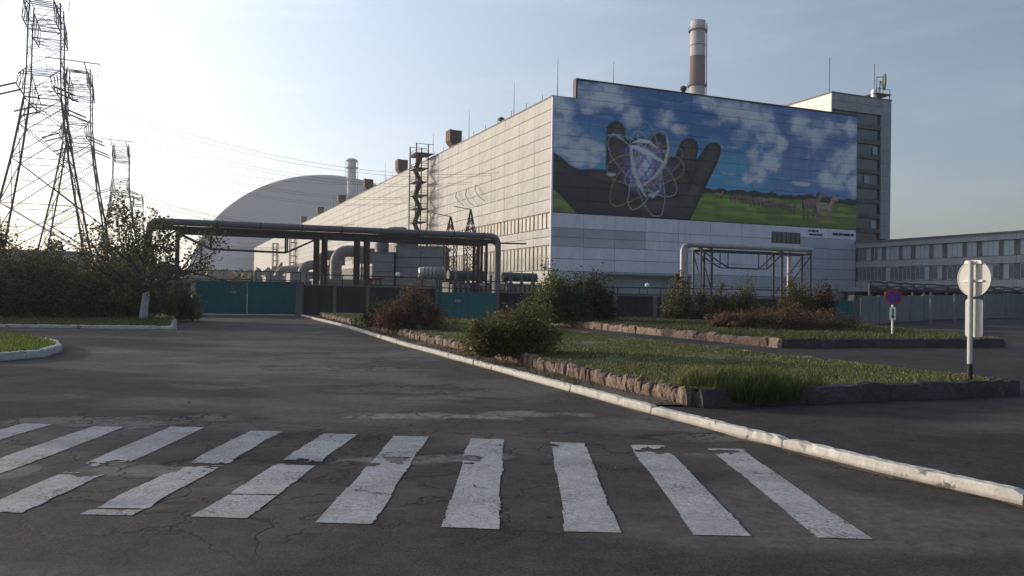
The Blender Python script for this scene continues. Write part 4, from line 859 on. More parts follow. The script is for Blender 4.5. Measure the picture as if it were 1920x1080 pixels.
dc = H(72.6, 7.2, TZ + 3.6); ax = D2 * .80 - D1 * .60; ax = ax / np.linalg.norm(ax)
b_ = MB(); b_.lathe(dc, [(0, -.35), (.7, -.27), (1.2, -.1), (1.55, .12), (1.6, .12), (1.25, -.16), (.7, -.36), (0, -.45)], 24, ax); b_.build('reflector', 'equipd', dish)
b_ = MB(); b_.path([H(72, 7.6, TZ + 1.15), H(72, 7.6, TZ + 3.9)], .11, 8); b_.beam(H(72, 7.6, TZ + 3.6), dc - ax * .3, .16); b_.beam(H(71.4, 7.6, TZ + 1.2), H(72, 7.6, TZ + 3.0), .08); b_.build('mast', 'steel', dish)
b_ = MB(); b_.beam(H(71.2, 7.6, TZ + 1.3), H(71.2, 7.6, TZ + 4.6), .1); b_.beam(H(71.2, 7.6, TZ + 4.4), dc + ZZ * 1.0 - ax * .2, .1); b_.build('brace', 'steel', dish)
b_ = MB(); b_.lathe(H(70.3, 7.4, TZ + .05), [(.55, 0), (.55, 1.5), (.35, 1.9), (0, 2.0)], 14); tag(b_.build('roof_tank', 'lampw'), 'small white cylinder beside the dish antenna on the tower roof', 'tank')
# ------------------------------------------------------------------ office wing on the right
wg = thing('office_wing', 'low grey three storey office wing with ribbon windows at the right edge', 'office building', H(HW, -20, 0))
WV0, WV1 = -52, -.15
b_ = MB(); b_.hbox(HW + .5, 74, WV0, WV1, 0, 11.5); b_.build('core', 'dconcrete', wg)
b_ = MB(); b_.hbox(HW - .3, 74.3, WV0, WV1, 11.62, 11.85); b_.build('roof', 'roofcap', wg)
for k in range(9):
    a, b = WV1 - (k + 1) * 5.76, WV1 - k * 5.76
    for (z0, z1, p) in ((10.72, 11.6, -.05), (7.35, 8.38, .05), (4.05, 5.0, .05)):
        b_ = MB(); b_.hbox(HW + p, HW + .52, a + .02, b - .02, z0, z1); b_.build('spandrel_panel', 'fascia', wg)
    for fl, (z0, z1) in enumerate(((8.38, 10.72), (5.0, 7.35))):
        b_ = MB(); b_.hbox(HW + .30, HW + .51, a, b, z0, z1); b_.build('window_recess', 'dconcrete', wg)
        for (c, w, npn) in ((b - 1.75, 2.5, 3), (b - 4.55, 1.5, 2)):
            f = MB()
            for i in range(npn + 1): f.hbox(HW + .17, HW + .29, c - w / 2 + i * w / npn - .05, c - w / 2 + i * w / npn + .05, z0 + .12, z1 - .12)
            f.hbox(HW + .17, HW + .29, c - w / 2, c + w / 2, z0 + .08, z0 + .2); f.hbox(HW + .17, HW + .29, c - w / 2, c + w / 2, z1 - .2, z1 - .08)
            wo = f.build('window', 'fascia', wg)
            for i in range(npn):
                g = MB(); g.hbox(HW + .22, HW + .26, c - w / 2 + i * w / npn + .04, c - w / 2 + (i + 1) * w / npn - .04, z0 + .18, z1 - .18); g.build('pane', 'curtain' if (fl == 0 and k > 0) or (i + k * 2 + fl) % 5 == 0 else 'glass', wo)
b_ = MB(); b_.hbox(HW - 4.5, HW + .3, WV0, -.8, 3.55, 3.85); b_.hbox(HW - 4.6, HW - 4.4, WV0, -.8, 3.2, 3.9); b_.build('canopy', 'fascia', wg)
for k in range(9):
    b_ = MB(); b_.hbox(HW - 4.2, HW - 3.9, -2 - k * 5.6, -1.7 - k * 5.6, 0, 3.55); b_.build('canopy_post', 'steel', wg)
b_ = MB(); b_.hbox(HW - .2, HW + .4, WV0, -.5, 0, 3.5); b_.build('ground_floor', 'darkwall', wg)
# ================================================================== BACKGROUND
ar = thing('arch_shelter', 'vast grey metal arch shelter beyond the far end of the hall', 'arch', (-166, 740, 0))
AC = V(-166, 740, 0); AA, AH = 124.0, 109.0
def arc(t, a=AA, h=AH):      # t in -1..1 across
    x = math.sin(t * math.pi / 2) * a; z = h * max(0, math.cos(t * math.pi / 2)) ** .97
    return x, z
ts = np.linspace(-1, 1, 61); prof = [arc(t) for t in ts]
b_ = MB(); vs = []
for dv in (0, 165):
    for x, z in prof: vs.append(AC + D2 * x + D1 * dv + ZZ * z)
b_.add(vs, [(i, i + 1, 61 + i + 1, 61 + i) for i in range(60)], True); b_.build('shell', 'archside', ar)
b_ = MB(); vs = [AC + D2 * x * .985 + D1 * 1.5 + ZZ * z * .985 for x, z in prof]; b_.add(vs, [tuple(range(61))]); ew = b_.build('end_wall', 'archmetal', ar)
b_ = MB(); vs = []
for sc, dv in ((1.0, -.2), (.978, -.2), (.978, 1.8)):
    for x, z in prof: vs.append(AC + D2 * x * sc + D1 * dv + ZZ * z * sc)
b_.add(vs, [(j * 61 + i, j * 61 + i + 1, (j + 1) * 61 + i + 1, (j + 1) * 61 + i) for j in (0, 1) for i in range(60)]); b_.build('rim', 'archside', ar)
for k in range(1, 5):
    z = k * 24.0; xs = [x for x, zz in prof if zz * .985 > z]
    if xs:
        b_ = MB(); b_.obox(AC + D2 * (min(xs) + max(xs)) / 2 + D1 * 1.3 + ZZ * z, D2, D1, ZZ, (max(xs) - min(xs)) * .97, .25, .35); b_.build('seam', 'archside', ew)
for x, w, z in ((-58, 18, 36), (-86, 10, 20), (-30, 24, 28)):
    b_ = MB(); b_.obox(AC + D2 * x - D1 * 4 + ZZ * z / 2, D2, D1, ZZ, w, 9, z); b_.build('annex', 'farwall', ar)
for z in (30, 44, 52):
    b_ = MB(); b_.obox(AC - D2 * 48 - D1 * 1 + ZZ * z, D2, D1, ZZ, 70, 2.4, .7); b_.build('catwalk', 'fascia', ar)
vsx = thing('vent_stack', 'grey lattice-braced vent stack in front of the arch shelter', 'chimney', (-139, 690, 0))
b_ = MB(); b_.lathe((-139, 690, 0), [(4.4, 0), (3.9, 70), (3.7, 116), (3.4, 116), (0, 115)], 24); b_.build('shaft', 'farwall', vsx)
for z in (84, 98, 108, 114):
    b_ = MB(); b_.lathe((-139, 690, z), [(3.8, 0), (5.2, 0), (5.2, .7), (3.8, .7)], 24, smooth=False); b_.build('platform', 'fascia', vsx)
for k in range(6):
    a = k * math.pi / 3 + .2; b_ = MB(); b_.beam((-139 + 4.9 * math.cos(a), 690 + 4.9 * math.sin(a), 60), (-139 + 4.9 * math.cos(a), 690 + 4.9 * math.sin(a), 115), .35); b_.build('brace_post', 'fascia', vsx)
ch = thing('chimney', 'tall round chimney with pale top and brown lower bands behind the mural wall', 'chimney', (74.8, 330, 0))
CX = (74.8, 330, 0)
def crad(z): return 3.55 - z * .0045
for z0, z1, m in ((0, 88.6, 'chimw'), (88.6, 100.3, 'chimb'), (100.3, 105, 'chimw'), (105, 109.6, 'chimw'), (109.6, 115.1, 'chimw')):
    b_ = MB(); rr_ = [(crad(z0), z0), (crad(z1), z1)] + ([(crad(z1) - .25, z1 + .05), (crad(z1) - .4, z1 - 1.5), (0, z1 - 1.6)] if z1 > 115 else [])
    b_.lathe(CX, rr_, 32); b_.build('shaft_band', m, ch)
for z in (88.3, 111.0):
    b_ = MB(); b_.lathe(CX, [(crad(z), z), (crad(z) + .85, z), (crad(z) + .85, z + .35), (crad(z), z + .35)], 32, smooth=False)
    for k in range(16):
        a = k * math.pi / 8; p = V(74.8 + (crad(z) + .8) * math.cos(a), 330 + (crad(z) + .8) * math.sin(a), z + .3); b_.beam(p, p + ZZ * 1.0, .07)
    b_.lathe(CX, [(crad(z) + .76, z + 1.25), (crad(z) + .84, z + 1.25), (crad(z) + .84, z + 1.35), (crad(z) + .76, z + 1.35), (crad(z) + .76, z + 1.25)], 32, smooth=False); b_.build('gallery', 'steel', ch)
for z in (100.2, 104.9):
    b_ = MB(); b_.lathe(CX, [(crad(z) + .02, z), (crad(z) + .12, z + .05), (crad(z) + .12, z + .35), (crad(z) + .02, z + .4)], 32); b_.build('hoop', 'chimb', ch)
b_ = MB(); b_.beam((74.8 + 3.4, 328.5, 60), (74.8 + 3.3, 328.5, 114), .3); b_.build('ladder', 'steel', ch)
# pylons: square lattice body, crossarms run along the hall so we see them end on
def pylon_mesh_parts():
    ew_ = [(0, 6.6), (6.5, 5.35), (12.5, 4.3), (18.5, 3.25), (23.0, 2.6), (26.5, 2.15)]
    nk = [(26.5, 2.15), (30.6, 1.95), (33, 1.92), (35.4, 1.9), (39.4, 1.75)]
    def cor(w, z): return [D2 * a * w + D1 * b * w + ZZ * z for a, b in ((-1, -1), (1, -1), (1, 1), (-1, 1))]
    P = {}
    for k in range(4):
        m_ = MB()
        for lv in (ew_, nk):
            for (z0, w0), (z1, w1) in zip(lv[:-1], lv[1:]): m_.beam(cor(w0, z0)[k], cor(w1, z1)[k], .21 if lv is ew_ else .13)
        P['leg%d' % k] = m_
    br = MB()
    for (z0, w0), (z1, w1) in zip(ew_[:-1], ew_[1:]):
        a, b = cor(w0, z0), cor(w1, z1)
        for k in range(4):
            j = (k + 1) % 4; br.beam(a[k], b[j], .095); br.beam(a[j], b[k], .095); br.beam(b[k], b[j], .08)
            mid = (a[k] + b[j]) / 2
            if z0 < 13: br.beam((a[k] + b[k]) / 2, mid * .5 + (a[k] + b[k]) / 4 + (b[j] - mid) * 0, .07); br.beam((a[k] + a[j]) / 2 * .0 + (a[k] + b[k]) / 2, (a[k] + b[j]) / 2, .07)
    for (z0, w0), (z1, w1) in zip(nk[:-1], nk[1:]):
        a, b = cor(w0, z0), cor(w1, z1)
        for k in range(4):
            j = (k + 1) % 4; br.beam(a[k], b[j], .055); br.beam(b[k], b[j], .055)
    P['bracing'] = br
    def arm(sgn, z0, z1, half, wroot, wtip, zt):
        m_ = MB()
        if True:
            n = 3; prev = None
            for i in range(n + 1):
                t = i / n; y = sgn * (wroot + (half - wroot) * t); w = wroot + (wtip - wroot) * t; zt_ = z1 + (zt - z1) * t
                c = [D2 * -w + D1 * y + ZZ * z0, D2 * w + D1 * y + ZZ * z0, D2 * w * .9 + D1 * y + ZZ * zt_, D2 * -w * .9 + D1 * y + ZZ * zt_]
                if prev:
                    for k in range(4): m_.beam(prev[k], c[k], .11); m_.beam(prev[k], c[(k + 1) % 4], .06)
                for k in range(4): m_.beam(c[k], c[(k + 1) % 4] + ZZ * 1e-3, .06)
                prev = c
        return m_
    
    for sg in (-1, 1): P['lower_crossarm%d' % sg] = arm(sg, 26.6, 30.4, 9.2, 2.1, 1.9, 27.9); P['upper_crossarm%d' % sg] = arm(sg, 35.5, 38.6, 7.0, 1.9, 1.8, 37.8)
    tb = MB(); tb.beam(D2 * -4.4 + D1 * -6.5 + ZZ * 39.5, D2 * 3.6 + D1 * -6.5 + ZZ * 39.3, .14); tb.beam(D2 * -2.2 + D1 * -6.5 + ZZ * 39.5, D2 * -1.2 + D1 * -5.5 + ZZ * 35.6, .13); tb.beam(D2 * 1.2 + D1 * -6.5 + ZZ * 39.4, D2 * 2.4 + D1 * -5.5 + ZZ * 35.6, .13); tb.beam(D2 * 3.5 + D1 * -6.5 + ZZ * 39.3, D2 * 3.2 + D1 * -6.5 + ZZ * 36.9, .05); tb.beam(D2 * -4.3 + D1 * -6.5 + ZZ * 39.3, D2 * -4.1 + D1 * -6.5 + ZZ * 37.2, .05)
    P['top_beam'] = tb
    for y in (-8.8, -5.2, 5.2, 8.8):
        for sg in (-1, 1):
            ins = MB(); P['insulator%d%d' % (int(y), sg + 1)] = ins; ins.path([D2 * sg * 2.0 + D1 * y + ZZ * 26.8, D2 * sg * 4.4 + D1 * y + ZZ * 25.9], .12, 6)
    return P
PY = [(-62.5, 107, 'nearest of the four lattice power pylons, cut by the left picture edge'), (-75.3, 139, 'second lattice power pylon, just right behind the nearest one'), (-102.5, 210, 'third smaller lattice power pylon above the whitewashed tree'), (-151.5, 325, 'smallest farthest lattice power pylon low on the horizon')]
pp = pylon_mesh_parts()
p0 = thing('power_pylon', PY[0][2], 'pylon', (PY[0][0], PY[0][1], 0), 'power pylons beside the hall')
for nm, m_ in pp.items(): m_.build(nm.rstrip('-0123456789'), 'insul' if nm.startswith('insul') else 'galv', p0, local=True)
for x, y, lb in PY[1:]:
    c = copy_tree(p0); c.location = (x, y, 0); c['label'] = lb
# wires from pylons to the hall and away to the left
def wire(p, q, sag, r=.035, n=14):
    p = np.asarray(p, float); q = np.asarray(q, float); b_ = MB()
    b_.path([p + (q - p) * t - ZZ * 4 * sag * t * (1 - t) for t in np.linspace(0, 1, n)], r, 4, False)
    o = b_.build('power_line', 'steel', loc=p); return tag(o, 'thin dark overhead power line between pylon and hall', 'power line', 'overhead power lines between pylons and hall')
for i, (x, y, _) in enumerate(PY):
    B_ = V(x, y, 0); du = -float((B_ - HO) @ D2)
    for k, yy in enumerate((-8.8, -5.2, 5.2, 8.8)):
        wire(B_ + D2 * 4.4 + D1 * yy + ZZ * 25.9, B_ + D2 * (du - 2.2) + D1 * (yy * .9 + 6) + ZZ * (21.5), 3.4, .020 if i < 2 else .034)
        if i < 3: wire(B_ - D2 * 4.4 + D1 * yy + ZZ * 25.9, B_ - D2 * 80 + D1 * yy + ZZ * 27, 3.0, .022)
    if i > 1:
      for yy in (-6.5,): wire(B_ + D2 * 3.5 + D1 * yy + ZZ * 37.2, B_ + D2 * (du + .8) + D1 * (yy + 4) + ZZ * (EZ + 2.2), 2.6, .03)
for i, (v, z, v2, z2) in enumerate(((31.3, 21.6, 26.2, 18.2), (36.3, 21.3, 31.3, 17.7), (42.0, 21.4, 37.1, 18.4))):
    b_ = MB(); P_ = [H(-.3, v, z), H(-1.0, v * .7 + v2 * .3, z * .64 + z2 * .36), H(-1.0, v * .3 + v2 * .7, z * .25 + z2 * .75), H(-.5, v2, z2)]; b_.path(P_, .10, 6); b_.build('insulator_string', 'fascia', hall)
# far low building and a treeline on the left horizon
fb = thing('far_building', 'low grey flat-roofed building far behind the hedge on the left', 'building', (-105, 178, 0))
b_ = MB(); b_.hbox(-14, 14, -8, 8, 0, 9.2, (-108, 176, 0)); b_.build('wall', 'farwall', fb)
b_ = MB(); b_.hbox(-14.4, 14.4, -8.4, 8.4, 9.2, 9.7, (-108, 176, 0)); b_.build('roof', 'roofcap', fb)
for k in range(8):
    b_ = MB(); b_.hbox(-12.6 + k * 3.3, -10.8 + k * 3.3, -8.05, -7.9, 5.2, 7.2, (-108, 176, 0)); b_.build('window', 'darkglass', fb)
rg = np.random.RandomState(91); n = 26000
ang = rg.uniform(-1.1, -.18, n); dist = rg.uniform(420, 520, n); hz = rg.uniform(0, 1, n) ** .8 * (9 + 7 * vn(ang * 30, ang * 0, 3))
P = np.stack([np.sin(ang) * dist, np.cos(ang) * dist, hz], 1); vs, fs, cc = leaf_arrays(P, 3.2, pal(n, FART, rg), rg)
tag(npmesh('far_trees', vs, fs, 'leaf', None, cc), 'distant line of dark woodland on the left horizon', None, kind='stuff')
# ================================================================== PERIMETER WALL, GATES, RAILING
def run(a, b, n):
    a = np.array(a, float); b = np.array(b, float); return [(a + (b - a) * i / n, a + (b - a) * (i + 1) / n) for i in range(n)]
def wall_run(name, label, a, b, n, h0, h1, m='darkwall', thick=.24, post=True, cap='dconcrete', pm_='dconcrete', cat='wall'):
    t = thing(name, label, cat, (*a, 0))
    for i, (p, q) in enumerate(run(a, b, n)):
        h_ = h0 + (h1 - h0) * (i + .5) / n; d = (q - p) / np.linalg.norm(q - p); e = d * .12
        b_ = MB(); b_.beam((*(p + e), h_ / 2), (*(q - e), h_ / 2), thick, h_); b_.build('wall_panel', m, t)
        if cap: b_ = MB(); b_.beam((*p, h_ + .05), (*q, h_ + .05), thick + .14, .10); b_.build('coping', cap, t)
        if post: b_ = MB(); b_.box((p[0], p[1], h_ / 2), .26, thick + .12, h_ - .004, math.atan2(d[1], d[0])); b_.build('post', pm_, t)
    return t
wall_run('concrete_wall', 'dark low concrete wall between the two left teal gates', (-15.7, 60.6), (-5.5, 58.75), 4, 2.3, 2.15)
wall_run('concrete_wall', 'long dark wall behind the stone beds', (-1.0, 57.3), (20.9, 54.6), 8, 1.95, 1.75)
def gate(label, a, b, h, leaves=2, plate=True, off=.5):
    a = np.array(a, float); b = np.array(b, float); t = thing('metal_gate', label, 'gate', (*a, 0)); L_ = np.linalg.norm(b - a); d = (b - a) / L_; nrm = np.array([d[1], -d[0]]); ang = math.atan2(d[1], d[0])
    for k in range(leaves):
        p = a + d * (L_ * k / leaves + .03); q = a + d * (L_ * (k + 1) / leaves - .03); c = (p + q) / 2; w = np.linalg.norm(q - p)
        b_ = MB(); b_.box((c[0], c[1], h / 2 + .05), w, .05, h - .12, ang); lf = b_.build('gate_leaf', 'teal', t)
        b_ = MB()
        for x in (-w / 2 + .04, w / 2 - .04): b_.box((*(c + d * x + nrm * .03), h / 2 + .05), .08, .06, h - .1, ang)
        for z in (.12, h - .05, h * .5): b_.box((*(c + nrm * .03), z), w, .055, .08, ang)
        n = int(w / .42)
        for i in range(1, n): b_.box((*(c + d * (-w / 2 + i * w / n) + nrm * .028), h / 2 + .05), .025, .03, h - .14, ang)
        b_.build('frame', 'teal', lf)
    for p in (a, b):
        b_ = MB(); b_.box((p[0], p[1], h / 2), .22, .24, h + .05, ang); b_.build('gate_post', 'teal', t)
    if plate:
        c = a + d * L_ * .36 + nrm * .07; b_ = MB(); b_.box((c[0], c[1], h * .68), .46, .015, .2, ang); b_.build('plate', 'concrete', t)
    return t
gate('wide teal steel double gate closing the road on the left', (-23.4, 59.9), (-16.2, 60.65), 2.52)
gate('teal steel gate behind the red brown shrub and the near bed', (-5.4, 58.7), (-1.1, 57.35), 1.95)
gate('small teal steel gate at the far right end of the dark wall', (21.0, 54.6), (22.8, 54.35), 1.75, 1, False)
wall_run('concrete_wall', 'short concrete wall left of the wide teal gate behind the hedge', (-40, 58.5), (-23.8, 59.85), 5, 2.3, 2.3)
b_ = MB(); b_.box((-15.95, 60.6, 1.15), .5, .45, 2.35, -.1); tag(b_.build('gate_pillar', 'dconcrete'), 'grey concrete pillar at the right end of the wide teal gate', 'pillar')
FN = [(24.0, 55.6, 2.1), (37.1, 72.7, 2.3), (63.6, 100, 2.95), (80, 117, 3.2)]
for k, lb in enumerate(('grey concrete slab fence right of the small teal gate', 'grey concrete slab fence farther along below the office wing', 'grey concrete slab fence at the far right end')):
    (x0, y0, h0), (x1, y1, h1) = FN[k:k + 2]; wall_run('slab_fence', lb, (x0, y0), (x1, y1), 4, h0, h1, 'concrete', .16, True, None, 'concrete', 'fence')
wall_run('concrete_wall', 'short concrete end wall beside the small teal gate', (22.95, 54.4), (23.9, 55.5), 1, 2.0, 2.1, 'dconcrete')
def railing(label, a, b, n, z0, z1, hh=.72):
    a = np.array(a, float); b = np.array(b, float); t = thing('railing', label, 'railing', (*a, z0))
    b_ = MB(); b_.path([(*a, z0 + hh), (*b, z1 + hh)], .045, 6); b_.build('top_rail', 'steel', t); b_ = MB(); b_.path([(*a, z0 + .08), (*b, z1 + .08)], .04, 6); b_.build('bottom_rail', 'steel', t)
    for i in range(n + 1):
        p = a + (b - a) * i / n; z = z0 + (z1 - z0) * i / n; b_ = MB(); b_.path([(*p, z - .15), (*p, z + hh)], .04, 6); b_.build('rail_post', 'steel', t)
railing('dark tubular railing above the wide teal gate', (-26.5, 61.4), (-19.9, 61.6), 3, 2.6, 2.6)
railing('dark tubular railing above the right leaf of the wide teal gate', (-19.6, 61.6), (-16.1, 61.3), 3, 2.6, 2.55)
railing('dark tubular railing on the wall between the left teal gates', (-15.6, 61.0), (-5.6, 59.2), 7, 2.42, 2.25)
railing('dark tubular railing above the middle teal gate', (-5.5, 59.2), (-.3, 57.8), 4, 2.2, 2.0)
railing('dark tubular railing on the long dark wall', (0.0, 57.6), (20.8, 55.0), 14, 1.95, 1.85, .55)
for k, (a, b) in enumerate((((-26.5, 61.8), (-16.0, 61.7)),)):
    b_ = MB(); b_.beam((*a, 2.45), (*b, 2.45), .5, .22); tag(b_.build('walkway_slab', 'dconcrete'), 'concrete walkway slab behind the wide teal gate', 'slab')
# ================================================================== PIPE GANTRIES
def elbow(p, d0, d1, r, n=5):
    # quarter bend from direction d0 into d1 around corner p
    c = p - d0 * r + d1 * r; return [c + (-d1) * r * math.cos(t) + d0 * r * math.sin(t) for t in np.linspace(0, math.pi / 2, n)]
G0 = V(-29.6, 65.9, 0); GL = 30.8
def GP(u, v=0, z=0): return G0 + D2 * u + D1 * v + ZZ * z
pg = thing('pipe_gantry', 'long overhead pipe gantry with dark pipes crossing behind the left gates', 'pipe gantry', G0)
for v, zc, r, m in ((0, 7.45, .26, 'pipegrey'), (.75, 7.45, .26, 'pipegrey'), (.35, 6.95, .20, 'pipedark')):
    top = [GP(-.2, v, 0)] + elbow(GP(-.2, v, zc), ZZ, D2, .75) + [GP(u, v, zc) for u in (4, 10, 16, 22, 27)]
    e = elbow(GP(GL - .2 + v * .3, v, zc), D2, -ZZ, .75); pts = top + e + [GP(GL - .2 + v * .3, v, 0)]
    b_ = MB(); b_.path(pts, r, 12); b_.build('pipe', m, pg)
    for u in (1.5, 5, 8.5, 12, 15.5, 19, 22.5, 26, 29):
        b_ = MB(); b_.path([GP(u, v, zc), GP(u + .12, v, zc)], r + .025, 12); b_.build('pipe_band', 'galv' if m == 'pipegrey' else 'rust', pg)
for u in (2.0, 2.7, 13.4, 14.1, 17.0, 17.9, 28.5, 29.3):
    for v in (-.25, 1.05):
        if u in (2.7,) : continue
        b_ = MB(); b_.beam(GP(u, v, 0), GP(u, v, 6.75), .26); b_.build('leg', 'rust', pg)
    b_ = MB(); b_.beam(GP(u, -.4, 6.72), GP(u, 1.2, 6.72), .2); b_.build('cross_beam', 'rust', pg)
for v in (-.25, 1.05):
    b_ = MB(); b_.beam(GP(1.9, v, 6.6), GP(29.4, v, 6.6), .16, .26); b_.build('girder', 'steel', pg)
    b_ = MB(); b_.beam(GP(4.6, v, 5.3), GP(10.8, v, 5.2), .12); b_.beam(GP(2.1, v, 6.5), GP(4.6, v, 5.3), .14); b_.beam(GP(13.4, v, 6.5), GP(10.8, v, 5.2), .14); b_.beam(GP(4.6, v, 5.3), GP(4.6, v, 6.5), .12); b_.beam(GP(10.8, v, 5.2), GP(10.8, v, 6.5), .12); b_.build('truss', 'steel', pg)
b_ = MB(); b_.box(GP(17.45, -.3, 2.75), .35, .06, .25, .4); b_.build('plate', 'brass', pg)
b_ = MB(); b_.box(GP(28.9, -.3, 2.75), .8, .06, .22, .4); b_.build('plate', 'pipelight', pg)
G2 = V(17.4, 81.0, 0)
def QP(u, v=0, z=0): return G2 + D2 * u + D1 * v + ZZ * z
pg2 = thing('pipe_gantry', 'shorter pipe gantry with pale lagged pipes before the mural wall', 'pipe gantry', G2)
for v, zc, r, x0 in ((0, 7.15, .24, -.35), (.62, 7.15, .24, .45)):
    b_ = MB(); b_.path([QP(x0, v, 0)] + elbow(QP(x0, v, zc), ZZ, D2, .7) + [QP(u, v, zc) for u in (5, 10, 14)] + [QP(16.3 - v, v, zc)], r, 12); b_.build('pipe', 'pipelight', pg2)
for k, (u, v) in enumerate(((13.4, .2), (13.9, .75))):
    b_ = MB(); b_.path([QP(u, v, 7.0), QP(u, v, 0)], .2, 10); b_.build('riser_pipe', 'pipelight' if k == 0 else 'rust', pg2)
for u in (1.7, 3.0, 12.0, 15.9):
    for v in (-.3, 1.0):
        b_ = MB(); b_.beam(QP(u, v, 0), QP(u, v, 6.75), .2); b_.build('leg', 'galv' if u > 1.8 else 'pipegrey', pg2)
    b_ = MB(); b_.beam(QP(u, -.4, 6.8), QP(u, 1.1, 6.8), .16); b_.build('cross_beam', 'galv', pg2)
for v in (-.3, 1.0):
    b_ = MB(); b_.beam(QP(1.6, v, 6.62), QP(16, v, 6.62), .14, .2); b_.build('girder', 'steel', pg2)
    b_ = MB(); b_.beam(QP(1.7, v, 6.6), QP(5.0, v, 4.95), .11); b_.beam(QP(5.0, v, 4.95), QP(10.0, v, 4.9), .1); b_.beam(QP(10.0, v, 4.9), QP(12, v, 6.5), .1); b_.beam(QP(5, v, 4.95), QP(5, v, 6.6), .1); b_.beam(QP(10, v, 4.9), QP(10, v, 6.6), .1); b_.beam(QP(12, v, 2.2), QP(15.9, v, 6.4), .1); b_.beam(QP(1.7, v, 6.2), QP(3, v, 2.6), .08); b_.build('truss', 'steel', pg2)
# ================================================================== YARD EQUIPMENT
def clad_block(name, label, x0, x1, y, dep, h, rows, m='equip'):
    t = thing(name, label, 'equipment housing', ((x0 + x1) / 2, y, 0))
    b_ = MB(); b_.box(((x0 + x1) / 2, y + dep / 2, (h - .1) / 2), x1 - x0 - .1, dep - .1, h - .1); b_.build('core', 'joint', t)
    n = 2 if x1 - x0 > 4 else 1; w = (x1 - x0) / n
    for i in range(n):
        for j in range(rows):
            z0 = j * h / rows; b_ = MB(); b_.box((x0 + (i + .5) * w, y, z0 + h / rows / 2), w - .06, .12, h / rows - .07); b_.build('panel', m, t)
            b_ = MB(); b_.box((x0 - .0, y + dep / 2, z0 + h / rows / 2), .12, dep - .2, h / rows - .07); 
            if i == 0: b_.build('side_panel', m, t)
    b_ = MB(); b_.box(((x0 + x1) / 2, y + dep / 2, h + .04), x1 - x0 + .3, dep + .3, .14); b_.build('roof', 'roofcap', t)
    return t
clad_block('equipment_housing', 'grey panel clad housing, smaller one under the pipe gantry', -15.9, -13.45, 91.6, 5, 6.35, 6)
clad_block('equipment_housing', 'grey panel clad housing, larger one under the pipe gantry', -13.3, -7.65, 92, 6, 7.1, 6)
def duct(label, p, w, h, reach, group=None):
    t = thing('air_duct', label, 'duct', p); p = V(*p); b_ = MB()
    b_.path([p, p + ZZ * (h - w)] + [p + ZZ * (h - w) + (D2 * (1 - math.cos(a)) + ZZ * math.sin(a)) * w for a in np.linspace(.3, math.pi / 2, 5)] + [p + ZZ * h + D2 * reach], w * .5, 10); b_.build('duct_pipe', 'duct', t)
    for z in np.linspace(h * .2, h - w, 4):
        b_ = MB(); b_.path([p + ZZ * z, p + ZZ * (z + .2)], w * .56, 10); b_.build('flange', 'equip', t)
    b_ = MB(); b_.obox(p + D2 * reach + ZZ * (h - w * .4), D2, D1, ZZ, w * 1.6, w * 1.5, w * 1.3); b_.build('junction_box', 'duct', t)
    for s_ in (-1, 1):
        b_ = MB(); b_.beam(p + D2 * reach + D1 * s_ * w * .6, p + D2 * reach + D1 * s_ * w * .6 + ZZ * (h - w), .25); b_.build('leg', 'galv', t)
    return t
duct('grey elbow duct on top of the smaller grey housing', (-15.2, 93.5, 6.4), 1.5, 2.4, 2.8)
duct('large grey bent air duct left of the housings under the gantry', (-32.0, 146, 0), 2.1, 9.3, 5.0)
duct('second large bent air duct just behind the larger one', (-36.5, 152, 0), 1.8, 8.8, 3.2)
duct('grey bent air duct farther along the long wall', (-48.5, 186, 0), 2.2, 8.0, 6.0)
duct('small far grey duct above the right leaf of the wide teal gate', (-65.5, 225, 0), 2.2, 7.8, 6.5)
for k, (x, y, w, h_, lb) in enumerate(((-26, 128, 9, 3.6, 'low grey equipment hut left of the grey housings'), (-40, 160, 8, 5.5, 'grey equipment hut behind the left gantry leg'), (-58, 205, 9, 5.5, 'far grey equipment hut above the wide teal gate'))):
    t = thing('equipment_hut', lb, 'hut', (x, y, 0)); b_ = MB(); b_.hbox(-w / 2, w / 2, 0, 8, 0, h_, (x, y, 0)); b_.build('wall', 'equip', t)
    b_ = MB(); b_.hbox(-w / 2 - .3, w / 2 + .3, -.3, 8.3, h_, h_ + .25, (x, y, 0)); b_.build('roof', 'roofcap', t); b_ = MB(); b_.hbox(-1.0, .4, -.06, .05, 0, 2.3, (x, y, 0)); b_.build('door', 'equipd', t)
t = thing('ribbed_tank', 'silver ribbed horizontal cylinder before the larger grey housing', 'tank', (-8, 80, 0)); c0 = V(-9.3, 80, 3.85)
b_ = MB(); b_.lathe(c0, [(0, 0), (.52, .02), (.55, .1), (.55, 2.6), (0, 2.65)], 20, V(.98, .2, 0)); b_.build('shell', 'silver', t)
for k in range(6):
    b_ = MB(); b_.lathe(c0 + V(.98, .2, 0) * (.45 + k * .38), [(.55, 0), (.66, .05), (.66, .13), (.55, .18)], 20, V(.98, .2, 0)); b_.build('rib', 'equip', t)
b_ = MB(); b_.lathe(c0 - V(.98, .2, 0) * .06, [(0, 0), (.22, 0), (.22, .06)], 16, V(.98, .2, 0)); b_.build('end_hub', 'black', t)
b_ = MB(); b_.beam((-8.9, 80.1, 0), (-8.9, 80.1, 3.4), .14); b_.beam((-7.2, 80.4, 0), (-7.2, 80.4, 3.4), .14); b_.build('stand', 'steel', t)
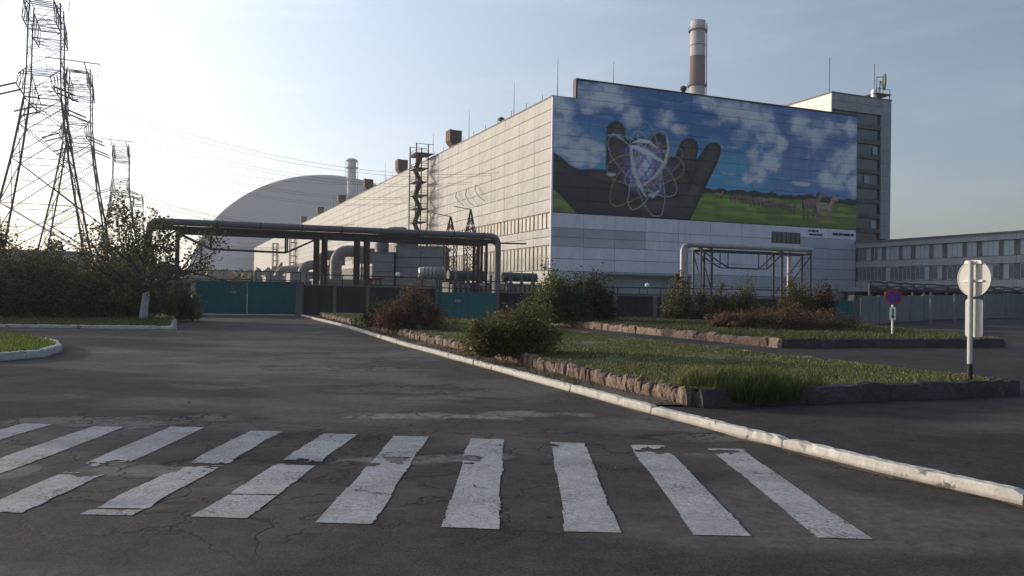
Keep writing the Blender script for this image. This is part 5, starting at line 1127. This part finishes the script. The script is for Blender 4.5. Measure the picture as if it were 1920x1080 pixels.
def transformer(label, x, y, s_=1):
    t = thing('transformer', label, 'transformer', (x, y, 0))
    b_ = MB(); b_.hbox(-2.2, 2.2, 0, 2.2, .4, 3.0, (x, y, 0)); b_.build('tank', 'equipd', t)
    b_ = MB(); b_.path([V(x, y, 3.75) - D2 * 2 + D1, V(x, y, 3.75) + D2 * 2 + D1], .5, 14); b_.build('conservator', 'equipd', t)
    for k in range(8):
        b_ = MB(); b_.hbox(-2.1 + k * .55, -1.85 + k * .55, -.7, -.02, .7, 2.8, (x, y, 0)); b_.build('radiator_fin', 'equip', t)
    for k in (-1, 0, 1):
        b_ = MB(); p = V(x, y, 3.0) + D2 * k * 1.3 + D1 * .4; b_.lathe(p, [(.16, 0), (.26, .1), (.14, .2), (.24, .35), (.13, .45), (.22, .6), (.11, .7), (.18, .85), (.06, 1.0), (.05, 1.5), (0, 1.5)], 12); b_.build('bushing', 'insul', t)
transformer('dark green transformer between the lattice masts', -4.4, 83); transformer('dark transformer right of the lattice masts behind the pipe bend', 1.2, 88)
transformer('dark transformer behind the left lattice mast', -7.4, 99)
def mast(label, x, y, h, wz):
    t = thing('lattice_mast', label, 'mast', (x, y, 0)); w = .55
    def cz(z): return w if z < wz else w * (h - z) / (h - wz) + .03
    cs = lambda z: [V(x, y, z) + D2 * a * cz(z) + D1 * b * cz(z) for a, b in ((-1, -1), (1, -1), (1, 1), (-1, 1))]
    zs = list(np.linspace(0, wz, 8)) + list(np.linspace(wz, h, 5))[1:]
    for k in range(4):
        b_ = MB()
        for a, b in zip(zs[:-1], zs[1:]): b_.beam(cs(a)[k], cs(b)[k], .10)
        b_.build('leg', 'rust', t)
    b_ = MB()
    for a, b in zip(zs[:-1], zs[1:]):
        for k in range(4): b_.beam(cs(a)[k], cs(b)[(k + 1) % 4], .055); b_.beam(cs(a)[(k + 1) % 4], cs(b)[k], .055)
    b_.build('bracing', 'rust', t)
    b_ = MB(); b_.beam(V(x, y, h), V(x, y, h) - D2 * 1.9 + ZZ * .25, .07); b_.build('arm', 'galv', t)
mast('dark lattice mast in the yard, left and shorter of the pair', -6.6, 85.2, 10.0, 7.0); mast('dark lattice mast in the yard, right and taller of the pair', -4.5, 85.5, 10.8, 7.3)
b_ = MB(); b_.beam((-6.6, 85.2, 7.1), (-4.5, 85.5, 7.3), .16); b_.beam((-4.5, 85.5, 7.3), (1.5, 88, 7.4), .16); tag(b_.build('busbar_beam', 'steel'), 'thin dark steel beam joining the lattice masts', 'beam')
for k, (x, y, h_) in enumerate(((-11.0, 99.5, 6), (-9.6, 100, 6), (-12.4, 99, 6), (-2.5, 95, 4.5), (-.8, 96, 4.5), (2.6, 93, 3.4), (4.0, 94, 3.4))):
    t = thing('post_insulator', 'slim post insulator standing in the transformer yard', 'insulator', (x, y, 0), 'post insulators in the yard')
    b_ = MB(); b_.beam((x, y, 0), (x, y, h_ - 1.6), .22); b_.build('post', 'rust', t); b_ = MB(); b_.lathe((x, y, h_ - 1.6), [(.1, 0), (.2, .1), (.1, .25), (.2, .4), (.1, .55), (.2, .7), (.1, .85), (.2, 1.0), (.08, 1.2), (0, 1.6)], 10); b_.build('insulator', 'insul', t)
# street lamps with white globes
for x, y, z, lb in ((-10.15, 71.5, 3.3, 'small white globe lamp before the larger grey housing'), (12.75, 76, 2.75, 'small white globe lamp left of the pale pipe gantry')):
    t = thing('globe_lamp', lb, 'lamp', (x, y, 0)); b_ = MB(); b_.path([(x, y, 0), (x, y, z)], .06, 8); b_.build('pole', 'galv', t); b_ = MB(); b_.lathe((x, y, z - .05), [(.0, 0), (.14, .05), (.23, .18), (.21, .3), (.12, .4), (0, .43)], 16); b_.build('globe', 'lampw', t)
# red valve cluster beside the second gantry leg
t = thing('valve_manifold', 'red pipe manifold behind the wall right of the middle gantry legs', 'pipes', (-13.0, 75, 0))
for k in range(4):
    b_ = MB(); b_.path([(-13.6 + k * .45, 75, 0), (-13.6 + k * .45, 75, 3.0)] , .09, 8); b_.build('riser', 'brownbox', t)
b_ = MB(); b_.path([(-13.8, 75, 3.0), (-11.9, 75, 3.2)], .11, 8); b_.path([(-13.8, 75, 2.4), (-12.0, 75, 2.4)], .1, 8); b_.build('header', 'brownbox', t)
# pipe rack along the slab fence
pr = thing('pipe_rack', 'low rack of sagging dark pipes along the slab fence below the office wing', 'pipe rack', (30, 62, 0))
def FR(t): 
    xs = [26, 39, 66, 82]; ys = [58.5, 75.5, 104, 120]; return np.interp(t, [0, 1, 2, 3], xs), np.interp(t, [0, 1, 2, 3], ys)
for dz, r, m in ((0, .16, 'pipedark'), (.30, .12, 'pipegrey'), (.55, .07, 'steel')):
    pts = []
    for i in range(40):
        x, y = FR(i * 3 / 39); pts.append((x - .2 * dz, y, 2.0 + y * .0105 + dz + .06 * math.sin(i * 2.1 + dz * 9)))
    b_ = MB(); b_.path(pts, r, 8); b_.build('pipe', m, pr)
for i in range(14):
    x, y = FR(i * 3 / 13); b_ = MB(); b_.beam((x, y, 0), (x, y, 2.5 + y * .0105), .16); b_.build('post', 'galv', pr)
# ================================================================== SIGNS
def disc(c, nrm, r, th, n=32):
    b_ = MB(); b_.lathe(np.asarray(c, float) - np.asarray(nrm) * th / 2, [(0, 0), (r - .01, 0), (r, .004), (r, th - .004), (r - .01, th), (0, th)], n, nrm, smooth=False); return b_
SX, SY = 8.74, 15.35
sg = thing('road_sign', 'round road sign seen from behind on a pale pole with black foot', 'road sign', (SX, SY, BZ - .1))
bk = -D2 / np.linalg.norm(D2); sdv = V(bk[1], -bk[0], 0) * -1
b_ = MB(); b_.path([(SX, SY, .64), (SX, SY, 2.62)], .048, 14); b_.build('pole', 'signback', sg)
b_ = MB(); b_.path([(SX, SY, .2), (SX, SY, .66)], .05, 14); b_.build('pole_foot', 'black', sg)
cc_ = V(SX, SY, 2.29) - bk * .105
disc(cc_, bk, .35, .02).build('disc', 'signback', sg)
b_ = MB(); b_.lathe(cc_ - bk * .012, [(.335, 0), (.352, 0), (.352, .03), (.335, .03), (.335, 0)], 36, bk, smooth=False); b_.build('disc_rim', 'signback', sg)
def rplate(c, w, h, th, r=.05):
    pts = []
    for sx_, sz_, a0 in ((1, 1, 0), (-1, 1, 90), (-1, -1, 180), (1, -1, 270)):
        for a in np.linspace(a0, a0 + 90, 5): pts.append((sx_ * (w / 2 - r) + r * math.cos(math.radians(a)), sz_ * (h / 2 - r) + r * math.sin(math.radians(a))))
    n = len(pts); b_ = MB(); vs = [c + sdv * x + ZZ * z - bk * th / 2 for x, z in pts] + [c + sdv * x + ZZ * z + bk * th / 2 for x, z in pts]
    b_.add(vs, [tuple(range(n)), tuple(range(2 * n - 1, n - 1, -1))] + [(i, (i + 1) % n, n + (i + 1) % n, n + i) for i in range(n)]); return b_
rplate(V(SX, SY, 1.53) - bk * .105, .36, .72, .02).build('lower_plate', 'signback', sg)
for z, w in ((2.58, .36), (2.24, .40)):
    b_ = MB(); b_.obox(V(SX, SY, z) - bk * .075, sdv, bk, ZZ, w, .045, .035); b_.build('clamp', 'white', sg)
for s_ in (-.12, .12):
    b_ = MB(); b_.obox(V(SX, SY, 2.60) - bk * .075 + sdv * s_, sdv, bk, ZZ, .10, .05, .06); b_.build('clip', 'white', sg)
NX, NY = 15.7, 33.2
sn = thing('no_parking_sign', 'small round blue and red no stopping sign on the far bed', 'road sign', (NX, NY, BZ - .1)); fr = V(-.25, -.97, 0); fr /= np.linalg.norm(fr); fs_ = V(-fr[1], fr[0], 0)
b_ = MB(); b_.path([(NX, NY, .3), (NX, NY, 2.05)], .04, 10); b_.build('pole', 'white', sn)
b_ = MB(); b_.path([(NX, NY, .2), (NX, NY, .45)], .042, 10); b_.build('pole_foot', 'black', sn)
c_ = V(NX, NY, 1.98) + fr * .06
disc(c_, fr, .32, .02).build('disc', 'signred', sn); disc(c_ + fr * .014, fr, .24, .012).build('blue_field', 'signblue', sn)
b_ = MB(); b_.obox(c_ + fr * .026, fs_ * .7 - ZZ * .7, fr, fs_ * .7 + ZZ * .7, .47, .01, .06); b_.build('red_bar', 'signred', sn)
c_ = V(NX, NY, 1.30) + fr * .06; b_ = MB(); b_.obox(c_, fs_, fr, ZZ, .23, .02, .52); pl_ = b_.build('arrow_plate', 'white', sn)
b_ = MB(); b_.obox(c_ + fr * .014, fs_, fr, ZZ, .045, .008, .38); b_.add([c_ + fr * .018 + fs_ * .07 - ZZ * .10, c_ + fr * .018 - fs_ * .07 - ZZ * .10, c_ + fr * .018 - ZZ * .22], [(0, 1, 2)]); b_.build('arrow', 'black', pl_)
# lamp bracket / bare post beside the fence
for k, (x, y) in enumerate(((32, 61.5), (38.5, 70), (47, 80))):
    b_ = MB(); b_.path([(x, y, 0), (x, y, 2.5)], .09, 8); tag(b_.build('pipe_post', 'concrete'), 'pale upright pipe post before the slab fence, %s of three' % ('nearest', 'middle', 'farthest')[k], 'post', 'pale posts before the slab fence')
# litter: fallen leaves and stones on the road
rg = np.random.RandomState(4)
lm = []
for k in range(3):
    b_ = MB(); a = .025; b_.add([(-a, 0, 0), (0, -a * .6, .012), (a * 1.3, 0, .004), (0, a * .6, .014)], [(0, 1, 2, 3)]); me = bpy.data.meshes.new('leaf'); me.from_pydata(b_.v, [], b_.f); me.update(); me.materials.append(MT['brass']); lm.append(me)
spots = [(1.05, 8.62), (1.12, 8.6), (1.25, 8.6), (.98, 8.66)] + [(float(kx(y)) - rg.uniform(.05, .5), y) for y in rg.uniform(6, 20, 30)] + [(rg.uniform(-6, 3.5), rg.uniform(5, 16)) for _ in range(24)]
for x, y in spots:
    o = bpy.data.objects.new('fallen_leaf', lm[rg.randint(3)]); COL.objects.link(o); o.location = (x, y, .012); o.rotation_euler = (rg.uniform(-.2, .2), rg.uniform(-.2, .2), rg.uniform(0, 6.28)); s_ = rg.uniform(.7, 1.5); o.scale = (s_, s_, s_)
    tag(o, 'small dry brown leaf lying on the asphalt road', 'leaf', 'fallen leaves on the road')

# ================================================================== HAZE
b_ = MB(); b_.box((0, 0, 61.0), 4000, 4000, 124.0)
hz_m = bpy.data.materials.new('haze air'); hz_m.use_nodes = True; hn = hz_m.node_tree; hn.nodes.clear()
ho = hn.nodes.new('ShaderNodeOutputMaterial'); hv = hn.nodes.new('ShaderNodeVolumePrincipled'); hv.inputs['Color'].default_value = (.88, .93, 1.0, 1); hv.inputs['Density'].default_value = .00027; hv.inputs['Anisotropy'].default_value = .35
hn.links.new(hv.outputs['Volume'], ho.inputs['Volume']); MT['haze'] = hz_m
tag(b_.build('haze', 'haze'), kind='stuff')
